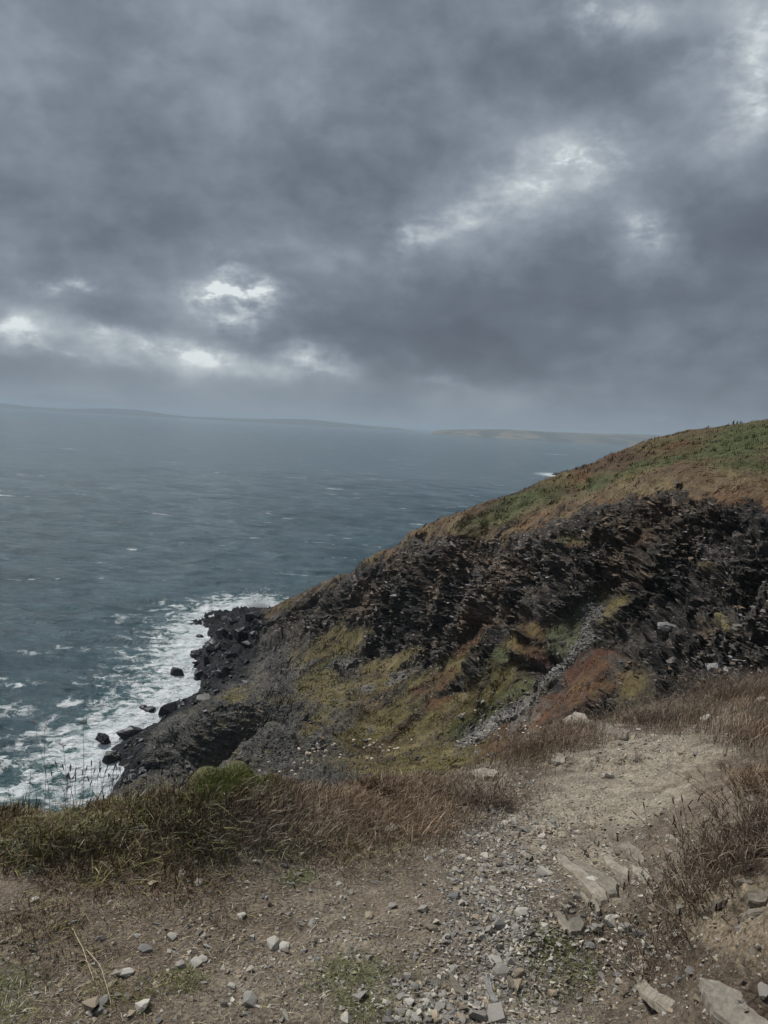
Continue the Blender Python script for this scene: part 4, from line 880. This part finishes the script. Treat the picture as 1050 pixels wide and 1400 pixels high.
slab_rock([(784, 1178), (796, 1180), (822, 1196), (846, 1214), (844, 1225), (828, 1222), (806, 1202), (786, 1190)], .020, 'pale flaky slab lying against the right side of the longest slab')
slab_rock([(824, 1172), (834, 1172), (846, 1186), (860, 1196), (858, 1206), (844, 1198), (830, 1186)], .022, 'short narrow slab embedded right of the long pair')
slab_rock([(848, 1156), (860, 1152), (874, 1166), (882, 1180), (872, 1184), (856, 1172)], .022, 'tilted slab half buried higher up the path')
slab_rock([(862, 1184), (880, 1190), (892, 1204), (880, 1206), (864, 1198)], .016, 'grey slab end sticking out below the dead shrub')
slab_rock([(757, 1250), (766, 1252), (776, 1264), (786, 1270), (780, 1280), (768, 1270)], .018, 'dark edged slab pointing at the rounded brown stone')
slab_rock([(778, 1262), (792, 1256), (799, 1268), (794, 1278), (780, 1279)], .022, 'rounded brown slab touching the dark edged one', m_slab2)
slab_rock([(956, 1346), (980, 1350), (1010, 1366), (1040, 1378), (1065, 1396), (1062, 1420), (1000, 1415), (972, 1392), (964, 1370)], .03, 'largest grey slab in the bottom corner of the path', m_slab2)
slab_rock([(866, 1344), (880, 1342), (896, 1358), (920, 1376), (948, 1398), (944, 1410), (920, 1400), (896, 1378), (876, 1362)], .024, 'long laminated splinter of slate at the bottom edge')
slab_rock([(956, 1250), (975, 1248), (1000, 1254), (1010, 1262), (1008, 1270), (985, 1262), (958, 1258)], .02, 'thin ledge of slate jutting from the tan bank', lift=.02)
slab_rock([(934, 1218), (952, 1212), (966, 1204), (972, 1212), (962, 1222), (940, 1226)], .018, 'pale crooked slab under the dead shrub roots', m_slab2)
slab_rock([(1018, 1226), (1040, 1222), (1052, 1232), (1046, 1240), (1022, 1238)], .016, 'flaky slab up on the bank beneath the shrub', lift=.008)
slab_rock([(608, 1330), (616, 1332), (630, 1352), (640, 1364), (634, 1368), (620, 1354)], .014, 'narrow tan splinter beside the pebble patch')
slab_rock([(659, 1336), (665, 1336), (672, 1354), (682, 1372), (676, 1374), (666, 1358)], .012, 'thin blue splinter of slate in the gravel', m_st['blue'])
slab_rock([(752, 1034), (765, 1032), (776, 1038), (770, 1046), (756, 1044)], .02, 'flat grey stone pile cap at the head of the gravel', m_slab2)
slab_rock([(640, 1058), (662, 1052), (682, 1058), (676, 1066), (652, 1066)], .02, 'flat grey slab at the top end of the gravel band', m_slab2)
slab_rock([(770, 984), (786, 974), (800, 978), (806, 990), (792, 998), (774, 996)], .07, 'white weathered rock at the clifftop edge', m_slab2)
slab_rock([(800, 984), (830, 990), (862, 1004), (856, 1010), (826, 1004), (802, 996)], .02, 'grey flat slab running right from the white rock', m_slab2)

SPL = ['splinter highest on the bare earth, pointing up the path', 'thin splinter left of the highest one', 'short splinter above the head of the longest slab', 'splinter under the lower twigs of the dead shrub', 'splinter beside the weeds at the bottom of the gravel',
       'thin splinter just above the dark edged slab', 'short splinter touching the dark edged slab', 'flake by the left twigs of the big dead shrub', 'broad flake between tilted slab and shrub', 'flake lying beside the end of the longest slabs',
       'small flat flake at the gravel edge above the slabs', 'flake at the foot of the longest slab', 'flake beside the white brick shaped chip', 'flake on dark soil right of the cobbles', 'long flake high on the tan bank', 'flake above the jutting ledge of slate', 'flake at the left foot of the tan bank', 'flake at the roots of the big dead shrub']
for k, (px, py, ln, wd_, a_) in enumerate([(835, 1140, 26, 6, -50), (812, 1148, 22, 5, -60), (795, 1160, 18, 4, -45), (905, 1196, 24, 6, -35), (700, 1350, 30, 5, -65), (742, 1245, 20, 5, -50), (770, 1242, 18, 4, -40), (920, 1150, 26, 7, -30),
                                     (870, 1172, 30, 7, -42), (846, 1206, 22, 6, -48), (722, 1175, 14, 5, 10), (800, 1232, 22, 5, -55), (815, 1242, 20, 5, -62), (890, 1225, 18, 6, -20), (1030, 1252, 30, 7, 5), (985, 1236, 24, 6, 12), (930, 1244, 20, 5, 0), (1020, 1210, 26, 6, -8)]):
    c_, s_ = math.cos(R(-a_)), math.sin(R(-a_)); q = [(-ln / 2, 0), (-ln / 4, -wd_ / 2), (ln / 4, -wd_ / 2 * .8), (ln / 2, wd_ * .1), (ln / 5, wd_ / 2), (-ln / 3, wd_ / 2.2)]
    slab_rock([(px + x * c_ - y * s_, py + x * s_ + y * c_) for x, y in q], .02, SPL[k], name='slate_splinter')
# ------------------------------------------------------------------ VEGETATION on the clifftop
def veg_patch(n, gl, hrange, wrange, palette, pw_, leanm, name, label, cat='grass', segs=3, mat=None, unif=None, curl=1.0, lie=0.0, kind='stuff', group=None, clump=0.0, avoid=None):
    c = rng.integers(0, len(gl), n); G = np.array(gl, float)[c]
    u = rng.normal(G[:, 0], G[:, 2]); v = rng.normal(G[:, 1], G[:, 3])
    if avoid:
        k_ = (((u - avoid[0]) / avoid[2]) ** 2 + ((v - avoid[1]) / avoid[3]) ** 2) > rng.uniform(.6, 1.2, n); u, v = u[k_], v[k_]
    P, f, d = hit(u, np.minimum(v, 1460)); P = P[f]
    if clump > 0:
        # thin out between clumps
        kx = vnoise(np.c_[P[:, :2] * clump, P[:, 2] * 0], 77); keep = kx + rng.uniform(-.6, .6, len(P)) > -0.15; P = P[keep]
    n = len(P); hh = rng.uniform(*hrange, n) * rng.uniform(.6, 1, n); ww = rng.uniform(*wrange, n)
    cols = np.array(palette)[rng.choice(len(palette), n, p=pw_)] * rng.uniform(.65, 1.35, (n, 1)) * (1 + .3 * vnoise(P * 5, 66)[:, None]) * (1 + np.array([.1, 0, -.1]) * vnoise(P * 3, 67)[:, None])
    ln = rng.normal(0, 1, (n, 2)) * hh[:, None] * leanm + np.array([0.15, 0]) * hh[:, None]
    if lie > 0:
        a = rng.uniform(0, 6.28, n); ln = np.stack([np.cos(a), np.sin(a)], 1) * (hh * lie)[:, None]; hh = hh * rng.uniform(.08, .35, n)
    V, Fc, Cc = blades(P - [0, 0, .004], hh, ww, ln, cols, segs, None, curl)
    return link(name, mesh(name, V, Fc, False, {'tint': Cc}, mat or m_gr), kind=kind, label=label, cat=cat, group=group)
m_gr = mat_tint('dry_grass', 0.7, 0.25, 0.15, 40)
BR, RB, OL, GN, ST, GY_ = (0.21, 0.16, 0.11), (0.20, 0.11, 0.062), (0.26, 0.225, 0.08), (0.17, 0.195, 0.06), (0.50, 0.42, 0.29), (0.24, 0.245, 0.17)
TG = [(60, 1118, 80, 22), (170, 1108, 60, 16), (60, 1112, 80, 18), (100, 1140, 110, 24), (30, 1165, 60, 26), (240, 1120, 90, 22), (210, 1160, 110, 24), (20, 1120, 40, 20), (40, 1150, 70, 26), (120, 1165, 90, 22)]
veg_patch(24000, TG, (.025, .085), (.003, .0060), [BR, RB, OL, GN, ST], [.24, .13, .38, .15, .10], .8,
          'tall_grass', 'brown and olive tussock grass covering the clifftop lip at left', avoid=(335, 1082, 62, 30), clump=7)
veg_patch(5000, TG + [(330, 1130, 60, 14), (380, 1100, 40, 12)], (.05, .115), (.0045, .0075), [(0.14, 0.085, 0.05), (0.11, 0.07, 0.045), BR], [.4, .3, .3], .22,
          'brown_stems', 'stiff red brown dead stems standing up through the grass at left', avoid=(335, 1082, 60, 28), clump=5, curl=.4)
veg_patch(15000, [(330, 1078, 32, 14), (365, 1084, 18, 12), (300, 1084, 24, 12), (330, 1062, 30, 8)], (.010, .028), (.0018, .0035), [GN, OL, (0.25, 0.285, 0.085)], [.25, .15, .60], .3, 'green_grass', 'fresh green turf hump at the clifftop edge and a green tuft')
veg_patch(25000, [(450, 1080, 55, 14), (530, 1072, 60, 14), (600, 1070, 45, 13), (420, 1105, 60, 18), (520, 1110, 70, 16), (640, 1085, 36, 13), (390, 1130, 60, 20), (450, 1140, 80, 18), (560, 1125, 60, 14)], (.025, .085), (.0022, .0048), [BR, (0.25, 0.195, 0.14), RB, ST, (.33, .27, .20)], [.32, .28, .12, .10, .18], .55,
          'heath_mat', 'dense dead brown thrift and heath along the middle of the edge')
veg_patch(17000, [(740, 1008, 40, 12), (700, 1030, 38, 12), (860, 985, 40, 9), (930, 985, 30, 9), (890, 965, 45, 8), (1000, 945, 40, 14), (1030, 1000, 30, 16), (1040, 960, 30, 20), (780, 1000, 30, 9), (950, 950, 40, 8)], (.05, .15), (.0025, .0050),
          [BR, (0.26, 0.20, 0.145), RB, (.36, .29, .22)], [.34, .34, .12, .20], .38, 'dead_heath', 'clumps of dead heath beside the upper path', clump=2.2)
veg_patch(42000, [(150, 1230, 140, 35), (350, 1200, 120, 40), (100, 1300, 110, 50), (300, 1300, 150, 50), (250, 1370, 180, 35), (520, 1180, 70, 30), (480, 1330, 90, 40), (30, 1380, 50, 30), (620, 1150, 50, 30)], (.015, .055), (.0018, .004),
          [BR, (0.13, 0.10, 0.072), ST, (.33, .28, .21), OL], [.28, .22, .16, .26, .08], .3, 'plant_litter', 'matted dead stems and litter over the soil', cat='litter', lie=1.0, curl=.3)
veg_patch(20000, [(60, 1180, 90, 20), (230, 1180, 110, 18), (130, 1210, 120, 30), (330, 1160, 90, 30), (60, 1250, 60, 40), (480, 1140, 70, 20)], (.018, .055), (.0022, .0042), [BR, RB, OL, (.17, .13, .09)], [.34, .16, .22, .28], .8, 'short_dead_grass', 'short dead stalks thinning out towards the path', clump=5)
veg_patch(5000, [(470, 1345, 40, 14), (520, 1395, 30, 14), (765, 1310, 28, 22), (250, 1345, 18, 10), (10, 1370, 30, 30), (740, 1370, 50, 25), (480, 1160, 25, 10), (160, 1360, 30, 12), (790, 1330, 20, 22), (470, 1070, 20, 5), (540, 1330, 40, 20)], (.010, .038), (.0016, .003),
          [GN, OL, (.10, .10, .06), (.15, .08, .05)], [.4, .3, .2, .1], .9, 'low_weeds', 'low green weeds creeping over the trodden soil', cat='weeds')
veg_patch(6000, [(860, 1290, 60, 30), (960, 1310, 60, 30), (900, 1350, 80, 30), (1000, 1190, 30, 8), (940, 1215, 40, 16), (880, 1230, 40, 30)], (.008, .03), (.0015, .003), [BR, (.06, .045, .035), (.17, .13, .09)], [.4, .4, .2], .3, 'root_litter', 'dark crumbly root litter on the soil below the bank', cat='litter', lie=1.0, curl=.3)

# grey leafed clump at left
lf = []
for (px, py, n_, s_) in [(22, 1168, 26, .075), (110, 1118, 22, .055), (128, 1135, 18, .05), (60, 1190, 14, .05)]:
    P = hit(px, py)[0][0]; Q = P + np.c_[rng.normal(0, .035, (n_, 2)), np.full(n_, 0.0)]
    hh = rng.uniform(.5, 1, n_) * s_; cols = np.array((0.20, 0.215, 0.15)) * rng.uniform(.7, 1.3, (n_, 1))
    V, Fc, Cc = blades(Q, hh, rng.uniform(.006, .010, n_), rng.normal(0, 1, (n_, 2)) * s_ * .7, cols, 4)
    lf.append((V, Fc, Cc, P, py))
for k, (V, Fc, Cc, P, py) in enumerate(lf):
    link('leafy_plant', mesh('leafy_plant', V - P, Fc, False, {'tint': Cc}, m_gr), label=['grey green strap leaved plant at the far left of the grass', 'pale leaved tuft in the tussock grass by the edge', 'pale drooping leaf tuft just below its twin', 'small grey leaf rosette below the strap leaved plant'][k], cat='plant', loc=P)

# stalks: tubes
def tube(pts, rad, sides=5):
    pts = np.asarray(pts, float); n_ = len(pts); rad = np.broadcast_to(rad, n_); T = np.gradient(pts, axis=0); T /= np.linalg.norm(T, axis=1)[:, None]
    A = np.cross(T, [0.3, 0.9, 0.2]); A /= np.linalg.norm(A, axis=1)[:, None]; B = np.cross(T, A); an = np.linspace(0, 2 * np.pi, sides, endpoint=False)
    V = pts[:, None] + (A[:, None] * np.cos(an)[None, :, None] + B[:, None] * np.sin(an)[None, :, None]) * rad[:, None, None]
    return V.reshape(-1, 3), [[int(x) for x in q] for q in grid_faces(n_, sides, wrap=True)]
def simple_mat(name, col, rough=.8, sc_=60):
    m, g, b = new_mat(name); p = g.n('ShaderNodeTexCoord').outputs['Object']; n = g.noise(p, sc_, 4, .6)
    g.put(b.inputs['Base Color'], g.mix(g.map(n, .3, .7), tuple(c * .7 for c in col), tuple(min(1, c * 1.25) for c in col))); b.inputs['Roughness'].default_value = rough; return m
m_stem = simple_mat('dry_stem', (0.15, 0.11, 0.07)); m_spk = simple_mat('seed_head_brown', (0.085, 0.055, 0.035)); m_flw = simple_mat('papery_flower', (0.50, 0.42, 0.34)); m_straw = simple_mat('straw', (0.50, 0.42, 0.28)); m_flg = simple_mat('grey_flower', (0.24, 0.21, 0.17))
def puff(seed, s, n=26):
    r = np.random.default_rng(seed); V, Fc = hull_template(n, seed, (1, 1, .75), .35); return V * s, Fc
def stalk(px, py, htop, lean, head, label, group=None, hs=.008, name='dried_flower', rad=.0009):
    for _ in range(40):
        Pq, fq, _b = hit(px, py)
        if fq[0] and _b[0] < np.interp(math.atan2(Pq[0][0], Pq[0][1]), ea, er) - .02: break
        py += 2; htop += 2
    P = Pq[0]; dist = np.linalg.norm(P - [0, 0, H]); h = htop * dist / F
    t = np.linspace(0, 1, 7); pts = np.c_[lean * h * t ** 1.6 + .004 * np.sin(t * 5), rng.normal(0, .15) * h * t ** 1.5, h * t - .01]
    root = bpy.data.objects.new(name, None); COL.objects.link(root); root.location = P; root['label'] = label; root['category'] = 'dried flower'; root.empty_display_size = .02
    if group: root['group'] = group
    V, Fc = tube(pts, rad * np.linspace(1.2, .7, 7)); link('stem', mesh('stem', V, Fc, True, None, m_stem), root)
    top_ = pts[-1]
    if head == 'spike':
        q = np.linspace(0, 1, 5); dirn = (pts[-1] - pts[-2]); dirn /= np.linalg.norm(dirn)
        V, Fc = tube(top_ + dirn[None] * (q * hs * 3.2)[:, None], np.array([.3, .9, 1, .8, .15]) * hs * .28, 6); link('seed_head', mesh('seed_head', V, Fc, True, None, m_spk), root)
    elif head == 'umbel':
        for k in range(5):
            a = rng.uniform(0, 6.28); q = top_ + np.array([math.cos(a), math.sin(a), .5]) * hs * rng.uniform(.6, 1.6)
            V, Fc = tube([top_ - [0, 0, hs], (top_ + q) / 2, q], rad * .6, 4); w = link('spoke', mesh('spoke', V, Fc, True, None, m_stem), root)
            V, Fc = puff(60 + k, hs * .42, 14); link('flower_head', mesh('flower_head', V + q, Fc, False, None, m_flg), root)
    else:
        V, Fc = puff(int(rng.integers(1, 99)), hs); link('flower_head', mesh('flower_head', V + top_, Fc, False, None, m_flw), root)
# tall stalks against the surf
for (px, py, h, ln, lab) in [(68, 1092, 82, -.28, 'tallest umbel stalk leaning left against the surf'), (60, 1088, 70, -.1, 'umbel stalk just left of the tallest'), (92, 1085, 62, -.02, 'straight tall stalk right of the tallest umbel'), (112, 1080, 66, -.15, 'slim tall stalk with a small umbel before white foam'),
                             (172, 1088, 60, .05, 'tall stalk before the nearest black rocks'), (148, 1092, 54, .12, 'tall stalk between the spikes and the black rocks'), (205, 1075, 62, .1, 'curved stalk in front of the black shore boulders'), (238, 1070, 48, -.1, 'stalk left of the green turf hump'), (15, 1112, 55, -.1, 'umbel stalk farthest left'), (38, 1100, 50, .1, 'short umbel stalk second from the left')]:
    stalk(px, py, h, ln, 'umbel', lab, hs=.010, name='umbel_stalk')
for k in range(26):
    px = rng.uniform(75, 145); stalk(px, 1102 - (px - 75) * .12 + rng.normal(0, 4), rng.uniform(26, 44), rng.normal(.05, .15), 'spike', 'dark plantain spike in the dense row before the surf', 'plantain spikes along the clifftop edge', hs=.0085, name='plantain_spike', rad=.0007)
for k in range(14):
    px = rng.uniform(150, 240); stalk(px, 1092 + rng.normal(0, 6), rng.uniform(18, 34), rng.normal(.0, .2), 'spike', 'plantain spike in the grass left of the green hump', 'plantain spikes by the green hump', hs=.007, name='plantain_spike', rad=.0007)
for (u, v, su, sv_, n_, h, tail, grp) in [(450, 1062, 22, 6, 24, (28, 46), 'in the cluster left of centre at the edge', 'papery flowers in the left cluster'), (524, 1052, 14, 5, 12, (30, 44), 'in the middle cluster at the edge', 'papery flowers in the middle cluster'), (644, 1040, 10, 6, 10, (14, 30), 'beside the head of the gravel band', 'papery flowers above the gravel'),
                                       (700, 1022, 20, 8, 26, (22, 38), 'in the bunch below the rust bank', 'papery flowers below the rust bank'), (390, 1075, 20, 6, 8, (22, 34), 'right of the green turf hump', 'papery flowers by the green hump'), (1000, 935, 30, 5, 6, (16, 26), 'on the upper heath edge at right', 'papery flowers at the right edge')]:
    for _ in range(n_): stalk(rng.normal(u, su), rng.normal(v, sv_), rng.uniform(*h), rng.normal(0, .25), 'puff', 'papery thrift flower head ' + tail, grp, hs=rng.uniform(.006, .0115), name='thrift_flower', rad=.0006)
# spikes standing beside the gravel and by the shrub
for k in range(26):
    px = rng.uniform(645, 690); stalk(px, 1108 + rng.normal(0, 6) - (px - 645) * .2, rng.uniform(14, 28), rng.normal(0, .12), 'spike', 'short dark spike in the stand beside the gravel', 'spikes beside the gravel band', hs=.008, name='plantain_spike', rad=.0008)
for k in range(14):
    px = rng.uniform(885, 960); stalk(px, 1150 + rng.normal(0, 8), rng.uniform(26, 48), rng.normal(-.2, .3), 'spike', 'dark spike sticking out left of the dead shrub', 'spikes left of the dead shrub', hs=.010, name='plantain_spike', rad=.001)
# fallen straws
def straw(pix, label, rad=.0016):
    P = hit([a for a, _ in pix], [b for _, b in pix])[0]; t = np.linspace(0, 1, 12); k = np.linspace(0, 1, len(pix)); Q = np.stack([np.interp(t, k, P[:, i]) for i in range(3)], 1); Q[:, 2] = ground_z(Q[:, 0], Q[:, 1]) + .006 + .012 * np.sin(t * 3.1)
    c = Q[0].copy(); V, Fc = tube(Q - c, rad * np.linspace(1.1, .7, 12)); link('straw', mesh('straw', V, Fc, True, None, m_straw), label=label, cat='straw', loc=c)
straw([(99, 1272), (112, 1302), (128, 1344)], 'longer pale straw lying in the litter'); straw([(117, 1300), (138, 1330), (152, 1377)], 'curved pale straw crossing beside the longer one', .0013); straw([(436, 1093), (490, 1092), (536, 1093)], 'level white straw lying on the brown heath mat', .0012)
straw([(102, 1322), (116, 1320), (130, 1332)], 'short bent straw near the two long ones', .0011); straw([(186, 1190), (205, 1182), (216, 1180)], 'short pale twig in the dead grass', .0012); straw([(664, 1060), (672, 1050), (680, 1044)], 'thin straw by the head of the gravel', .0012)

# dead shrubs: woody branching clumps
m_tw = mat_tint('dead_twigs', .8, .2, .2, 60)
def shrub(px, py, wpx, hpx, nst, label, seed, cols=(0.23, 0.185, 0.14)):
    r = np.random.default_rng(seed); P0_ = hit(px, py)[0][0]; dist = np.linalg.norm(P0_ - [0, 0, H]); sx, sh_ = wpx * dist / F, hpx * dist / F
    root = bpy.data.objects.new('dead_shrub', None); COL.objects.link(root); root.location = P0_; root['label'] = label; root['category'] = 'shrub'
    Vs, Fs, Cs, off = [], [], [], 0; TB, TD = [], []
    for k in range(nst):
        b0 = np.array([r.normal(0, sx * .30), r.normal(0, sx * .18), 0]); b0[2] = ground_z(P0_[0] + b0[0], P0_[1] + b0[1]) - P0_[2] - .005
        dirn = np.array([b0[0] / sx * 1.6 + r.normal(0, .35), b0[1] / sx * 1.6 + r.normal(0, .35), 1.0]); ln = sh_ * r.uniform(.45, 1.0)
        t = np.linspace(0, 1, 5)[:, None]; pts = b0 + dirn * t * ln * .8 + np.c_[r.normal(0, .1, (5, 2)) * ln * t, -0.2 * ln * t[:, 0] ** 2 * abs(r.normal(0, .6))]
        V, Fc = tube(pts, .0017 * np.linspace(1.3, .5, 5), 3); Vs.append(V); Fs.append(np.array(Fc) + off); off += len(V); Cs.append(np.tile(np.array(cols) * r.uniform(.6, 1.5), (len(V), 1)))
        for q in range(7):
            tt = r.uniform(.2, 1); pnt = np.array([np.interp(tt, np.linspace(0, 1, 5), pts[:, i_]) for i_ in range(3)]); TB.append(pnt); TD.append([r.normal(0, .55), r.normal(0, .55)])
    link('branches', mesh('branches', np.vstack(Vs), np.vstack(Fs), True, {'tint': np.vstack(Cs)}, m_tw), root, kind='stuff')
    TB, TD = np.array(TB), np.array(TD); n_ = len(TB); hh = r.uniform(.15, .42, n_) * sh_
    V, Fc, Cc = blades(TB, hh, np.full(n_, .0032), TD * hh[:, None] * 1.4, np.array(cols) * r.uniform(.55, 1.7, (n_, 1)), 3)
    link('twigs', mesh('twigs', V, Fc, False, {'tint': Cc}, m_tw), root, kind='stuff')
shrub(1020, 1160, 120, 70, 300, 'largest dead brown shrub on top of the bank at right', 1)
shrub(955, 1178, 75, 38, 130, 'low dead tuft hanging over the bank below the big shrub', 2)
shrub(1048, 1078, 60, 45, 120, 'dead shrub with ginger twigs above the big one', 3, (0.26, 0.185, 0.12))
shrub(1010, 950, 90, 40, 200, 'dead heath bush on the upper edge at far right', 4)
shrub(900, 985, 110, 34, 260, 'wide dead heath bush in the middle of the upper path', 5)
shrub(745, 1022, 100, 38, 260, 'dead heath bush next to the white weathered rock', 6, (0.25, 0.19, 0.14))
shrub(670, 1100, 60, 34, 130, 'dead tuft growing at the left margin of the gravel', 7)
shrub(510, 1082, 60, 22, 120, 'dark hollow heath tuft in the brown mat', 8, (0.10, 0.062, 0.04))
